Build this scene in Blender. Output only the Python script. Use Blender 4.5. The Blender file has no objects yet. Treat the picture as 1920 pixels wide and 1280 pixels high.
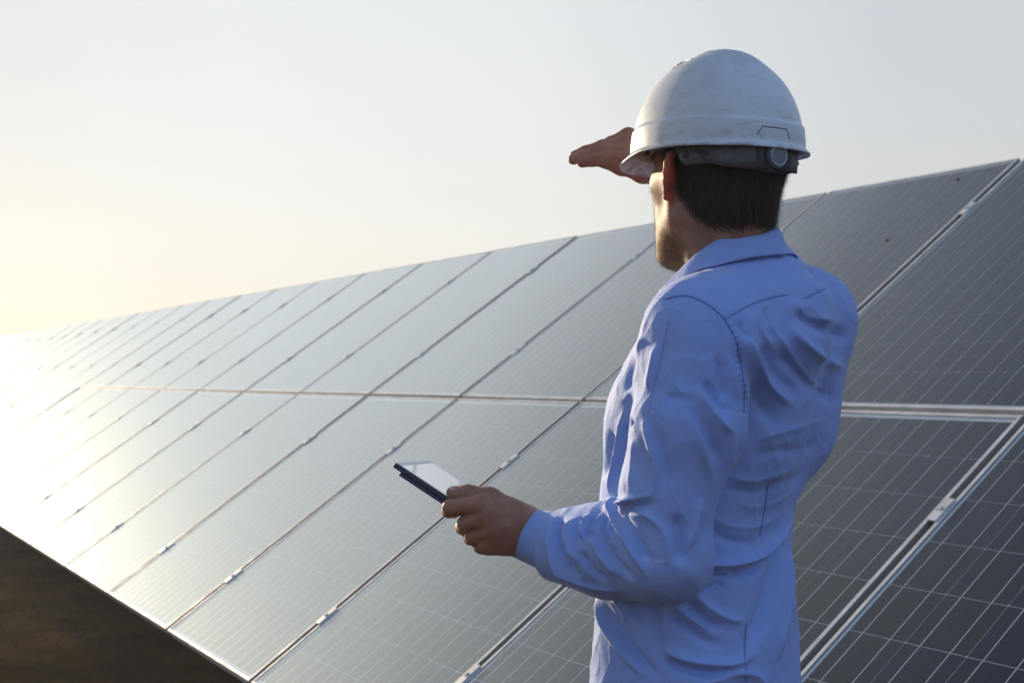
import bpy, bmesh, math, random
import numpy as np
from mathutils import Vector, Matrix, Euler

rnd = random.Random(7)
nrg = np.random.default_rng(11)
SC = bpy.context.scene
COL = SC.collection

# ------------------------------------------------------------------ camera
CAM_Z = 1.40
FPX = 2327.9                     # focal length in pixels of the 1920 px wide photograph
PITCH = math.radians(1.6886)
cam_data = bpy.data.cameras.new("camera")
cam = bpy.data.objects.new("camera", cam_data)
COL.objects.link(cam)
cam.location = (0, 0, CAM_Z)
cam.rotation_euler = (math.radians(90) + PITCH, 0, 0)
cam_data.sensor_width = 36.0
cam_data.lens = 36.0 * FPX / 1920.0
cam_data.clip_start = 0.05
cam_data.clip_end = 2000
cam_data.dof.use_dof = True
cam_data.dof.focus_distance = 1.66
cam_data.dof.aperture_fstop = 9.0
SC.camera = cam

# ------------------------------------------------------------------ light
SUN_AZ = math.radians(-32.3)      # from the view direction, negative = to the left
SUN_EL = math.radians(10.1)
sun_dir = Vector((math.sin(SUN_AZ) * math.cos(SUN_EL), math.cos(SUN_AZ) * math.cos(SUN_EL), math.sin(SUN_EL)))
sun_data = bpy.data.lights.new("sun", 'SUN')
sun_data.energy = 4.3
sun_data.angle = math.radians(0.6)
sun_data.color = (1.0, 0.79, 0.54)
sun = bpy.data.objects.new("sun", sun_data)
COL.objects.link(sun)
sun.rotation_euler = sun_dir.to_track_quat('Z', 'Y').to_euler()

world = bpy.data.worlds.new("World")
SC.world = world
world.use_nodes = True
wn, wl = world.node_tree.nodes, world.node_tree.links
wn.clear()
def N(nodes, kind, **kw):
    n = nodes.new(kind)
    for k, v in kw.items():
        if k.startswith('i_'):
            n.inputs[k[2:].replace('_', ' ')].default_value = v
        else:
            setattr(n, k, v)
    return n
w_out = N(wn, 'ShaderNodeOutputWorld')
bg_sky = N(wn, 'ShaderNodeBackground')
bg_sky.inputs['Strength'].default_value = 0.05
sky = N(wn, 'ShaderNodeTexSky', sky_type='NISHITA', sun_disc=False)
sky.sun_elevation = SUN_EL
sky.sun_rotation = SUN_AZ
sky.altitude = 100
sky.air_density = 1.0
sky.dust_density = 0.3
sky.ozone_density = 1.5
hs = N(wn, 'ShaderNodeHueSaturation')
hs.inputs['Saturation'].default_value = 0.75
hs.inputs['Value'].default_value = 0.32
wl.new(sky.outputs[0], hs.inputs['Color'])
wl.new(hs.outputs[0], bg_sky.inputs['Color'])
# thin bright haze of a late afternoon: pale all over the sky, brighter and warmer round the sun and low down
tc = N(wn, 'ShaderNodeTexCoord')
sep = N(wn, 'ShaderNodeSeparateXYZ'); wl.new(tc.outputs['Generated'], sep.inputs[0])
zc = N(wn, 'ShaderNodeMath', operation='ABSOLUTE'); wl.new(sep.outputs['Z'], zc.inputs[0])
rampz = N(wn, 'ShaderNodeValToRGB'); wl.new(zc.outputs[0], rampz.inputs[0])
HAZE_Z = [(0.0, (.37, .355, .34)), (0.11, (.50, .49, .48)), (0.20, (.50, .51, .52)), (0.30, (.485, .51, .54)), (0.45, (.45, .475, .51)), (0.64, (.045, .062, .095)), (1.0, (.035, .052, .090))]
cr = rampz.color_ramp
while len(cr.elements) < len(HAZE_Z): cr.elements.new(0.5)
for el, (p_, c_) in zip(cr.elements, HAZE_Z):
    el.position = p_; el.color = (*c_, 1)
dotn = N(wn, 'ShaderNodeVectorMath', operation='DOT_PRODUCT')
wl.new(tc.outputs['Generated'], dotn.inputs[0]); dotn.inputs[1].default_value = sun_dir
ang = N(wn, 'ShaderNodeMath', operation='ARCCOSINE'); wl.new(dotn.outputs['Value'], ang.inputs[0])
rampg = N(wn, 'ShaderNodeValToRGB')
mr = N(wn, 'ShaderNodeMapRange'); mr.inputs['From Max'].default_value = math.pi
wl.new(ang.outputs[0], mr.inputs[0]); wl.new(mr.outputs[0], rampg.inputs[0])
GLOW = [(0.0, (.25, .20, .13)), (4/180, (.10, .085, .05)), (8/180, (.09, .08, .06)), (14/180, (.17, .16, .13)), (20/180, (.21, .195, .165)), (32/180, (.20, .185, .155)), (48/180, (.03, .03, .035)), (75/180, (0, 0, 0))]
cr = rampg.color_ramp
while len(cr.elements) < len(GLOW): cr.elements.new(0.5)
for el, (p_, c_) in zip(cr.elements, GLOW):
    el.position = p_; el.color = (*c_, 1)
mixz = N(wn, 'ShaderNodeMix', data_type='RGBA', blend_type='ADD')
mixz.inputs['Factor'].default_value = 1.0
wl.new(rampz.outputs[0], mixz.inputs['A']); wl.new(rampg.outputs[0], mixz.inputs['B'])
bg_haze = N(wn, 'ShaderNodeBackground')
bg_haze.inputs['Strength'].default_value = 0.60
# away from the sun the haze thins and the sky turns blue
anti = N(wn, 'ShaderNodeMapRange', interpolation_type='SMOOTHSTEP'); anti.inputs['From Min'].default_value = math.radians(50); anti.inputs['From Max'].default_value = math.radians(105)
wl.new(ang.outputs[0], anti.inputs[0])
tint = N(wn, 'ShaderNodeMix', data_type='RGBA')
rampa = N(wn, 'ShaderNodeValToRGB'); wl.new(zc.outputs[0], rampa.inputs[0])
cr = rampa.color_ramp
ANTI_Z = [(0.0, (.16, .22, .33)), (0.25, (.27, .40, .65)), (0.6, (.30, .46, .80)), (1.0, (.22, .35, .62))]
while len(cr.elements) < len(ANTI_Z): cr.elements.new(0.5)
for el, (p_, c_) in zip(cr.elements, ANTI_Z):
    el.position = p_; el.color = (*c_, 1)
wl.new(rampa.outputs[0], tint.inputs['B'])
wl.new(anti.outputs[0], tint.inputs['Factor']); wl.new(mixz.outputs['Result'], tint.inputs['A'])
wl.new(tint.outputs['Result'], bg_haze.inputs['Color'])
addw = N(wn, 'ShaderNodeAddShader')
wl.new(bg_sky.outputs[0], addw.inputs[0]); wl.new(bg_haze.outputs[0], addw.inputs[1])
wl.new(addw.outputs[0], w_out.inputs['Surface'])

SC.view_settings.view_transform = 'Standard'
SC.view_settings.look = 'None'
SC.view_settings.exposure = 0.8
SC.view_settings.gamma = 1.0
SC.view_settings.use_curve_mapping = False
SC.cycles.max_bounces = 8
SC.cycles.transparent_max_bounces = 12
SC.cycles.use_denoising = True
SC.cycles.sample_clamp_indirect = 6.0

HAZE_DENSITY = 0.0046
# ------------------------------------------------------------------ helpers
def P(px, py, depth):
    """world point seen at pixel (px, py) of the photograph at a given distance along the view axis"""
    x = (px - 960) / FPX * depth
    zc_ = -(py - 640) / FPX * depth
    return np.array([x, depth * math.cos(PITCH) - zc_ * math.sin(PITCH),
                     CAM_Z + depth * math.sin(PITCH) + zc_ * math.cos(PITCH)])
def project(X):
    """photograph pixel coordinates of world points (n, 3)"""
    X = np.asarray(X, float)
    x = X[..., 0]; y = X[..., 1]; z = X[..., 2] - CAM_Z
    yf = y * math.cos(PITCH) + z * math.sin(PITCH)
    zu = -y * math.sin(PITCH) + z * math.cos(PITCH)
    return np.stack([960 + FPX * x / yf, 640 - FPX * zu / yf], -1), yf
def tag(o, label=None, cat=None, group=None, kind=None):
    if label: o['label'] = label
    if cat: o['category'] = cat
    if group: o['group'] = group
    if kind: o['kind'] = kind
    return o
def link(name, mesh, parent=None, loc=None, rot=None):
    o = bpy.data.objects.new(name, mesh)
    COL.objects.link(o)
    if parent is not None: o.parent = parent
    if loc is not None: o.location = loc
    if rot is not None: o.rotation_euler = rot
    return o
def mesh_from(name, verts, faces, mats=(), smooth=False, midx=None):
    me = bpy.data.meshes.new(name)
    me.from_pydata([tuple(v) for v in verts], [], [tuple(f) for f in faces])
    for m in mats: me.materials.append(m)
    if midx is not None: me.polygons.foreach_set('material_index', midx)
    if smooth: me.polygons.foreach_set('use_smooth', [True] * len(me.polygons))
    me.update()
    return me
class MB:
    """collects boxes and other shapes into one mesh"""
    def __init__(s): s.v = []; s.f = []; s.m = []
    def box(s, x0, x1, y0, y1, z0, z1, m=0, M=None):
        b = len(s.v)
        c = [(x, y, z) for z in (z0, z1) for y in (y0, y1) for x in (x0, x1)]
        if M is not None: c = [tuple(M @ Vector(p)) for p in c]
        s.v += c
        for f in ((0, 2, 3, 1), (4, 5, 7, 6), (0, 1, 5, 4), (2, 6, 7, 3), (0, 4, 6, 2), (1, 3, 7, 5)):
            s.f.append(tuple(b + i for i in f)); s.m.append(m)
        return s
    def quad(s, pts, m=0):
        b = len(s.v); s.v += [tuple(p) for p in pts]; s.f.append(tuple(range(b, b + len(pts)))); s.m.append(m); return s
    def mesh(s, name, mats, smooth=False): return mesh_from(name, s.v, s.f, mats, smooth, s.m)
def bevel_mesh(me, w, seg=2):
    bm = bmesh.new(); bm.from_mesh(me)
    bmesh.ops.bevel(bm, geom=bm.edges[:], offset=w, segments=seg, affect='EDGES', profile=0.5, clamp_overlap=True)
    bm.to_mesh(me); bm.free(); return me

# ------------------------------------------------------------------ materials
def mat(name, base=(.5, .5, .5), rough=.5, metal=0., spec=.5, **kw):
    m = bpy.data.materials.new(name); m.use_nodes = True
    b = m.node_tree.nodes['Principled BSDF']
    b.inputs['Base Color'].default_value = (*base, 1)
    b.inputs['Roughness'].default_value = rough
    b.inputs['Metallic'].default_value = metal
    b.inputs['Specular IOR Level'].default_value = spec
    for k, v in kw.items(): b.inputs[k].default_value = v
    return m
def nodes(m): return m.node_tree.nodes, m.node_tree.links, m.node_tree.nodes['Principled BSDF']
def noise(nn, ll, scale, detail=4, rough=.55, coord='Object', vec_scale=None):
    tcn = nn.new('ShaderNodeTexCoord'); t = nn.new('ShaderNodeTexNoise')
    t.inputs['Scale'].default_value = scale; t.inputs['Detail'].default_value = detail; t.inputs['Roughness'].default_value = rough
    if vec_scale is not None:
        mp = nn.new('ShaderNodeMapping'); mp.inputs['Scale'].default_value = vec_scale
        ll.new(tcn.outputs[coord], mp.inputs[0]); ll.new(mp.outputs[0], t.inputs['Vector'])
    else: ll.new(tcn.outputs[coord], t.inputs['Vector'])
    return t
def ramp(nn, ll, src, stops):
    r = nn.new('ShaderNodeValToRGB'); ll.new(src, r.inputs[0]); c = r.color_ramp
    while len(c.elements) < len(stops): c.elements.new(.5)
    for e, (p_, q) in zip(c.elements, stops):
        e.position = p_; e.color = (*q, 1) if len(q) == 3 else q
    return r
def bump(nn, ll, b, src, strength=.3, dist=.001):
    bp = nn.new('ShaderNodeBump'); bp.inputs['Strength'].default_value = strength; bp.inputs['Distance'].default_value = dist
    ll.new(src, bp.inputs['Height']); ll.new(bp.outputs[0], b.inputs['Normal']); return bp

# aluminium
m_alu = mat("aluminium", (.80, .80, .78), .5, .12, .3)
nn, ll, b = nodes(m_alu)
t = noise(nn, ll, 9, 6, .65, vec_scale=(1, 1, 1)); r = ramp(nn, ll, t.outputs[0], [(.3, (.42, .41, .39)), (.62, (.66, .67, .66))]); ll.new(r.outputs[0], b.inputs['Base Color'])
r2 = ramp(nn, ll, t.outputs[0], [(.3, (.7,) * 3), (.7, (.5,) * 3)]); ll.new(r2.outputs[0], b.inputs['Roughness'])
m_steel = mat("galvanised_steel", (.38, .39, .39), .5, .7)
nn, ll, b = nodes(m_steel); t = noise(nn, ll, 14, 5); r = ramp(nn, ll, t.outputs[0], [(.35, (.26, .27, .27)), (.7, (.45, .46, .46))]); ll.new(r.outputs[0], b.inputs['Base Color'])
m_back = mat("backsheet", (.80, .82, .82), .6)
m_bus = mat("busbar_silver", (.74, .76, .78), .35, .35)
m_cell = mat("silicon_cell", (.012, .018, .045), .5, 0, .08)
nn, ll, b = nodes(m_cell)
oi = nn.new('ShaderNodeObjectInfo')
tcn = nn.new('ShaderNodeTexCoord'); vo = nn.new('ShaderNodeTexVoronoi'); vo.inputs['Scale'].default_value = 90
geo = nn.new('ShaderNodeNewGeometry'); ll.new(geo.outputs['Position'], vo.inputs['Vector'])
r = ramp(nn, ll, vo.outputs['Color'], [(0, (.005, .008, .020)), (.5, (.007, .011, .026)), (1, (.012, .016, .036))])
hs_ = nn.new('ShaderNodeHueSaturation'); ll.new(r.outputs[0], hs_.inputs['Color'])
mrv = nn.new('ShaderNodeMapRange'); mrv.inputs['To Min'].default_value = .75; mrv.inputs['To Max'].default_value = 1.35; ll.new(oi.outputs['Random'], mrv.inputs[0]); ll.new(mrv.outputs[0], hs_.inputs['Value'])
mrh = nn.new('ShaderNodeMapRange'); mrh.inputs['To Min'].default_value = .47; mrh.inputs['To Max'].default_value = .55; ll.new(oi.outputs['Random'], mrh.inputs[0]); ll.new(mrh.outputs[0], hs_.inputs['Hue'])
ll.new(hs_.outputs[0], b.inputs['Base Color'])

# cover glass: clear, reflecting more the flatter it is seen, with a little dust
m_glass = bpy.data.materials.new("cover_glass"); m_glass.use_nodes = True
nn, ll = m_glass.node_tree.nodes, m_glass.node_tree.links; nn.clear()
out = nn.new('ShaderNodeOutputMaterial')
tr = nn.new('ShaderNodeBsdfTransparent'); tr.inputs[0].default_value = (.93, .95, .95, 1)
gl = nn.new('ShaderNodeBsdfGlossy'); gl.inputs['Roughness'].default_value = .026; gl.inputs[0].default_value = (.90, .96, 1, 1)
gl2 = nn.new('ShaderNodeBsdfGlossy'); gl2.inputs['Roughness'].default_value = .62; gl2.inputs[0].default_value = (.80, .97, 1.0, 1)
mg = nn.new('ShaderNodeMixShader'); mg.inputs[0].default_value = .08; ll.new(gl.outputs[0], mg.inputs[1]); ll.new(gl2.outputs[0], mg.inputs[2])
lw = nn.new('ShaderNodeLayerWeight'); lw.inputs['Blend'].default_value = .5
fm = nn.new('ShaderNodeMapRange'); fm.inputs['From Min'].default_value = .30; fm.inputs['From Max'].default_value = .95; ll.new(lw.outputs['Facing'], fm.inputs[0])
pw_ = nn.new('ShaderNodeMath'); pw_.operation = 'POWER'; pw_.inputs[1].default_value = 1.22; ll.new(fm.outputs[0], pw_.inputs[0])
fr = nn.new('ShaderNodeMapRange'); fr.inputs['To Min'].default_value = .01; fr.inputs['To Max'].default_value = .98; ll.new(pw_.outputs[0], fr.inputs[0])
mx = nn.new('ShaderNodeMixShader'); ll.new(fr.outputs[0], mx.inputs[0]); ll.new(tr.outputs[0], mx.inputs[1]); ll.new(mg.outputs[0], mx.inputs[2])
df = nn.new('ShaderNodeBsdfDiffuse'); df.inputs[0].default_value = (.36, .34, .30, 1)
geo = nn.new('ShaderNodeNewGeometry')
tn = nn.new('ShaderNodeTexNoise'); tn.inputs['Scale'].default_value = 2.2; tn.inputs['Detail'].default_value = 8; tn.inputs['Roughness'].default_value = .7; ll.new(geo.outputs['Position'], tn.inputs['Vector'])
tn2 = nn.new('ShaderNodeTexNoise'); tn2.inputs['Scale'].default_value = 260; tn2.inputs['Detail'].default_value = 2; ll.new(geo.outputs['Position'], tn2.inputs['Vector'])
mul = nn.new('ShaderNodeMath'); mul.operation = 'MULTIPLY'; ll.new(tn.outputs[0], mul.inputs[0]); ll.new(tn2.outputs[0], mul.inputs[1])
rd = ramp(nn, ll, mul.outputs[0], [(.12, (.002,) * 3), (.30, (.010,) * 3), (.42, (.035,) * 3)])
md = nn.new('ShaderNodeMixShader'); ll.new(rd.outputs[0], md.inputs[0]); ll.new(mx.outputs[0], md.inputs[1]); ll.new(df.outputs[0], md.inputs[2])
ll.new(md.outputs[0], out.inputs[0])

# soil
m_soil = mat("soil", (.06, .045, .03), 1.0, 0, .02)
nn, ll, b = nodes(m_soil)
t = noise(nn, ll, .9, 10, .65); r = ramp(nn, ll, t.outputs[0], [(.3, (.034, .015, .005)), (.5, (.080, .040, .013)), (.68, (.17, .090, .035))])
t2 = noise(nn, ll, 14, 8, .7); dsoil = nn.new('ShaderNodeBsdfDiffuse'); dsoil.inputs['Roughness'].default_value = .8; ll.new(r.outputs[0], dsoil.inputs['Color'])
bps = nn.new('ShaderNodeBump'); bps.inputs['Strength'].default_value = .6; bps.inputs['Distance'].default_value = .03; ll.new(t2.outputs[0], bps.inputs['Height']); ll.new(bps.outputs[0], dsoil.inputs['Normal'])
ll.new(dsoil.outputs[0], [n for n in nn if n.type == 'OUTPUT_MATERIAL'][0].inputs['Surface'])

# ------------------------------------------------------------------ ground
def ground_mesh():
    # denser near the camera, reaching to the horizon; low swells and clods near by
    rs = np.concatenate([[0], np.geomspace(.4, 600, 150)]); na = 220
    ths = np.linspace(0, 2 * math.pi, na, endpoint=False)
    V = []; 
    for i, r_ in enumerate(rs):
        for t_ in ths:
            x, y = -2 + r_ * math.cos(t_), 6 + r_ * math.sin(t_)
            V.append((x, y, 0))
    V = np.array(V)
    x, y = V[:, 0], V[:, 1]
    near = np.clip(1 - np.hypot(x + 2, y - 6) / 25, 0, 1)
    V[:, 2] = near * (.006 * np.sin(x * 2.3 + .5 * y) * np.cos(y * 1.7 + x * .4) + .004 * np.sin(x * 7.1 + 1.3 * y) * np.sin(y * 6.3) + nrg.normal(0, .004, len(V))) - .012
    F = []
    for i in range(len(rs) - 1):
        for j in range(na):
            a, b_ = i * na + j, i * na + (j + 1) % na
            F.append((a, b_, b_ + na, a + na))
    return mesh_from("ground", V, F, [m_soil], True)
tag(link("ground", ground_mesh()), "bare brown soil under and before the panels", kind='structure')
def tufts():
    # withered grass and clods where the soil shows under the low edge of the panels
    V = []; F = []
    for i in range(5200):
        r_ = 3.5 + 12 * rnd.random() ** 1.3; a = math.radians(90 + rnd.uniform(0, 34))
        x, y = r_ * math.cos(a), r_ * math.sin(a)
        if (math.sin(x * 1.3 + y * .7) + math.sin(x * .6 - y * 1.1)) < rnd.uniform(-1.2, 1.2): continue
        h_ = rnd.uniform(.02, .09); w_ = rnd.uniform(.002, .005); t_ = rnd.uniform(0, 6.28); le = rnd.uniform(-.05, .05), rnd.uniform(-.05, .05)
        b_ = len(V); c, s_ = math.cos(t_) * w_, math.sin(t_) * w_
        V += [(x - c, y - s_, -.015), (x + c, y + s_, -.015), (x + le[0] * .5, y + le[1] * .5, h_ * .6), (x + le[0], y + le[1], h_)]
        F += [(b_, b_ + 1, b_ + 2), (b_ + 1, b_ + 3, b_ + 2)]
    return mesh_from("dry_grass", V, F, [mat("dry_grass", (.05, .036, .018), .9, 0, .1)])
tag(link("dry_grass", tufts()), "sparse withered grass on the brown soil below the panels", 'grass', kind='stuff')

# ------------------------------------------------------------------ the solar array
D1 = np.array([-0.51460416, 0.85742787, 0.0])          # along the row, away from the camera
D2 = np.array([0.70589922, 0.42366092, 0.56764225])    # up the slope
DN = np.cross(D1, D2); DN = DN if DN[2] > 0 else -DN    # out of the glass
ORG = P(0, 0, 1) * 0 + np.array([0.2715, 4.8428, CAM_Z - 0.0883])
LV = 1.6278
def AR(u, v, h=0.0): return ORG - u * D1 + v * LV * D2 + h * DN
PW, PL, PT = .976, 1.612, .035
M_arr = Matrix(((-D1[0], D2[0], DN[0]), (-D1[1], D2[1], DN[1]), (-D1[2], D2[2], DN[2])))
ARR_ROT = M_arr.to_euler()
# meshes in the panel's own frame: x along the row, y up the slope, z out; the origin at its low near corner
LIP = .011
fb = MB()
fb.box(0, PW, 0, LIP, -PT, .0022).box(0, PW, PL - LIP, PL, -PT, .0022)
fb.box(0, LIP, LIP + .0002, PL - LIP - .0002, -PT, .0022).box(PW - LIP, PW, LIP + .0002, PL - LIP - .0002, -PT, .0022)
fb.box(LIP, LIP + .018, LIP, PL - LIP, -PT - .001, -PT + .001).box(PW - LIP - .018, PW - LIP, LIP, PL - LIP, -PT - .001, -PT + .001)
m_side = mat("shaded_frame_side", (.24, .25, .235), .6, .1, .3)  # darker tone paints the shade in the gaps between panels
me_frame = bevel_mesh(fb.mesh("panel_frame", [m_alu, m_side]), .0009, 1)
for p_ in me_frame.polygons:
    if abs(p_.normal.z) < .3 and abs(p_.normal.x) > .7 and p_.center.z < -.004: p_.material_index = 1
me_glass = MB().quad([(LIP, LIP, 0), (PW - LIP, LIP, 0), (PW - LIP, PL - LIP, 0), (LIP, PL - LIP, 0)]).mesh("panel_glass", [m_glass])
me_sheet = MB().box(LIP, PW - LIP, LIP, PL - LIP, -.0065, -.0045).mesh("panel_backsheet", [m_back])
CP, CS, CH = .1562, .1538, .0012
cx0, cy0 = (PW - 6 * CP) / 2 + (CP - CS) / 2, (PL - 10 * CP) / 2 + (CP - CS) / 2
def cell_into(mb, x, y, z=-.0044):
    c = CH; s = CS
    pts_ = [(x + c, y), (x + s - c, y), (x + s, y + c), (x + s, y + s - c), (x + s - c, y + s), (x + c, y + s), (x, y + s - c), (x, y + c)]
    mb.quad([(a, b_, z + .0010) for a, b_ in pts_], 0)
    for k in range(8):
        a, b_ = pts_[k], pts_[(k + 1) % 8]
        mb.quad([(*a, z), (*b_, z), (*b_, z + .001), (*a, z + .001)], 0)
    for f_ in (.25, .75):
        xx = x + s * f_
        mb.quad([(xx - .0014, y - .0011, z + .0013), (xx + .0014, y - .0011, z + .0013), (xx + .0014, y + s + .0011, z + .0013), (xx - .0014, y + s + .0015, z + .0013)], 1)
mb = MB(); cell_into(mb, 0, 0); me_cell = mb.mesh("solar_cell", [m_cell, m_bus])
mb = MB()
for i in range(6):
    for j in range(10): cell_into(mb, cx0 + i * CP, cy0 + j * CP)
me_cells = mb.mesh("solar_cells", [m_cell, m_bus])
for j in range(10): pass
jb = MB().box(PW / 2 - .06, PW / 2 + .06, PL - .22, PL - .10, -.030, -.0067)
me_jb = jb.mesh("junction_box", [mat("black_plastic", (.02, .02, .02), .5)])

UPPER = {1: "upper row solar panel at the right edge, right of the tall top corner",
         0: "upper row solar panel right of the worker's head, two dark specks on its glass",
         -1: "upper row solar panel behind the worker's head and hat",
         -2: "upper row solar panel meeting the worker's chin, first to his left",
         -3: "upper row solar panel second left of the worker, under the raised hand",
         -4: "upper row solar panel third left of the worker, pale grey glass",
         -5: "upper row solar panel fourth left of the worker, above the tablet and further off",
         -6: "upper row solar panel fifth left of the worker, light grey glass",
         -7: "upper row solar panel sixth left of the worker, nearly as pale as the sky",
         -8: "upper row solar panel seventh left of the worker, nearly as pale as the sky"}
LOWER = {1: "lower row solar panel at the right of the worker's waist, wide pale top edge",
         2: "lower row solar panel in the bottom right corner, darkest glass of all",
         0: "lower row solar panel behind the worker's elbow and belly, running under his forearm",
         -1: "lower row solar panel straight behind the hand that holds the tablet",
         -2: "lower row solar panel first left of the tablet, low corner near the bottom edge",
         -3: "lower row solar panel second left of the tablet, above the dark soil",
         -4: "lower row solar panel third left of the tablet, pale glass above the dark soil",
         -5: "lower row solar panel fourth left of the tablet, turning warm near the sun's reflection",
         -6: "lower row solar panel fifth left of the tablet, low end in the sun's glare",
         -7: "lower row solar panel sixth left of the tablet, sun's glare over its low half"}
def solar_panel(j, row):
    v0 = 0.0 if row else -1.0
    o_ = AR(j, v0) + (-D1) * .012 + D2 * .008
    o_ = o_ + DN * rnd.uniform(-.0015, .0015)
    root = bpy.data.objects.new("solar_panel", None); COL.objects.link(root)
    root.empty_display_size = .2
    root.location = o_; root.rotation_euler = ARR_ROT
    # each hangs a hair differently in its clamps
    root.rotation_euler.rotate_axis('X', rnd.gauss(0, .0011)); root.rotation_euler.rotate_axis('Y', rnd.gauss(0, .0011))
    L_ = (UPPER if row else LOWER).get(j)
    ORD = ['eighth', 'ninth', 'tenth', 'eleventh', 'twelfth', 'thirteenth', 'fourteenth', 'fifteenth', 'sixteenth']
    if L_ is None and row and -17 <= j <= -9: L_ = "upper row solar panel %s left of the worker, one thin pale hazy strip" % ORD[-9 - j]
    if L_ is None and not row and -13 <= j <= -8: L_ = "lower row solar panel %s left of the tablet, hazy strip at the left edge" % (['seventh'] + ORD)[-8 - j]
    if L_ is None:
        L_ = ("far panel of the upper row, lost in pale haze at the left edge" if row else "far panel of the lower row, hidden in haze past the left edge") if j < 0 else \
             ("one of the upper row panels beyond the right edge, dark glass" if row else "one of the lower row panels beyond the right edge, dark glass")
    tag(root, L_, "solar panel", "solar panels of the upper row" if row else "solar panels of the lower row")
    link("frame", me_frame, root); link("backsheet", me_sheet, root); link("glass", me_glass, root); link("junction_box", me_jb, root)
    if -6 <= j <= 2:
        for a in range(6):
            for b_ in range(10):
                link("solar_cell", me_cell, root, (cx0 + a * CP, cy0 + b_ * CP, 0))
    else:
        c = link("solar_cells", me_cells, root); c['kind'] = 'stuff'
    return root
panels = {}
for j in range(-27, 4):
    for row in (0, 1): panels[(j, row)] = solar_panel(j, row)

# two dark specks on the glass of the panel next to his shoulder
def on_array(px, py):
    C = np.array([0, 0, CAM_Z]); d = P(px, py, 1.0) - C
    t_ = ((ORG - C) @ DN) / (d @ DN); return C + d * t_
me_speck = bpy.data.meshes.new("bird_dropping"); bm = bmesh.new(); bmesh.ops.create_icosphere(bm, subdivisions=2, radius=.011)
for v in bm.verts: v.co.z *= .22; v.co.x *= 1 + .4 * math.sin(v.co.y * 300)
bm.to_mesh(me_speck); bm.free(); me_speck.materials.append(mat("dried_dirt", (.03, .03, .028), .9))
for px, py, s_, lb in ((1663, 451, 0.75, "small dark dropping on the glass, middle of the panel beside his shoulder"), (1796, 337, 0.8, "small dark smudge on the glass near the tall top corner")):
    o = link("bird_dropping", me_speck, None, on_array(px, py) + DN * .003, ARR_ROT); o.scale = (s_,) * 3
    tag(o, lb, "dropping")

# ------------------------------------------------------------------ mounting rack
def bar_between(name, a, b_, w, h_, m, parent, up=DN):
    a = Vector(a); b_ = Vector(b_); d = (b_ - a); L_ = d.length; d.normalize()
    upv = Vector(up); s_ = d.cross(upv).normalized(); n = s_.cross(d).normalized()
    M = Matrix((( d.x, s_.x, n.x, a.x), (d.y, s_.y, n.y, a.y), (d.z, s_.z, n.z, a.z), (0, 0, 0, 1)))
    mb = MB(); mb.box(0, L_, -w / 2, w / 2, -h_ / 2, h_ / 2); me = mb.mesh(name, [m]); me.transform(M)
    return link(name, me, parent)
cb = MB().box(-.0150, .0150, -.042, .042, .0022, .0062).box(-.0035, .0035, -.036, .036, -.03, .0022).box(-.006, .006, -.006, .006, .0062, .0112)
me_clamp = bevel_mesh(cb.mesh("clamp", [m_alu]), .0008, 1)
for ti, (u0, u1) in enumerate(((-27, -17), (-17, -7), (-7, 4))):
    rack = bpy.data.objects.new("mounting_rack", None); COL.objects.link(rack); rack.location = (0, 0, 0)
    tag(rack, ["galvanised steel rack under the farthest, most washed out panels at the left edge", "galvanised steel rack under the pale panels in the middle distance",
               "galvanised steel rack under the nearest panels, around and behind the worker"][ti], "mounting rack", "steel racks under the solar panels")
    for v in (-.80, -.22, .22, .80):
        bar_between("purlin", AR(u0 + .01, v, -PT - .024), AR(u1 - .01, v, -PT - .024), .041, .041, m_steel, rack)
    u = u0 + 1.0
    while u < u1:
        bar_between("rafter", AR(u, -.95, -PT - .080), AR(u, .95, -PT - .080), .05, .066, m_steel, rack)
        for v in (-.55, .62):
            top = AR(u, v, -PT - .115); bar_between("post", (top[0], top[1], -.05), top, .07, .07, m_steel, rack, up=D1)
        bar_between("brace", AR(u, .05, -PT - .12), (AR(u, .62)[0], AR(u, .62)[1], .35), .04, .04, m_steel, rack, up=D1)
        u += 2.5
    for uu in range(u0, u1):
        for v in (-.79, -.245, .235, .76):
            link("clamp", me_clamp, rack, AR(uu, v), ARR_ROT)

# ------------------------------------------------------------------ the hazy air
hz = MB().box(-640, 640, -640, 640, -1.2, 6.0).mesh("haze", [])
m_haze = bpy.data.materials.new("haze_air"); m_haze.use_nodes = True
nn, ll = m_haze.node_tree.nodes, m_haze.node_tree.links; nn.clear()
out = nn.new('ShaderNodeOutputMaterial'); pv = nn.new('ShaderNodeVolumePrincipled')
pv.inputs['Color'].default_value = (.94, .96, .97, 1)
pv.inputs['Density'].default_value = HAZE_DENSITY
pv.inputs['Anisotropy'].default_value = .12
ll.new(pv.outputs[0], out.inputs['Volume'])
hz.materials.append(m_haze)
tag(link("haze", hz), "thin bright haze in the air over the field", kind='stuff')

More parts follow.
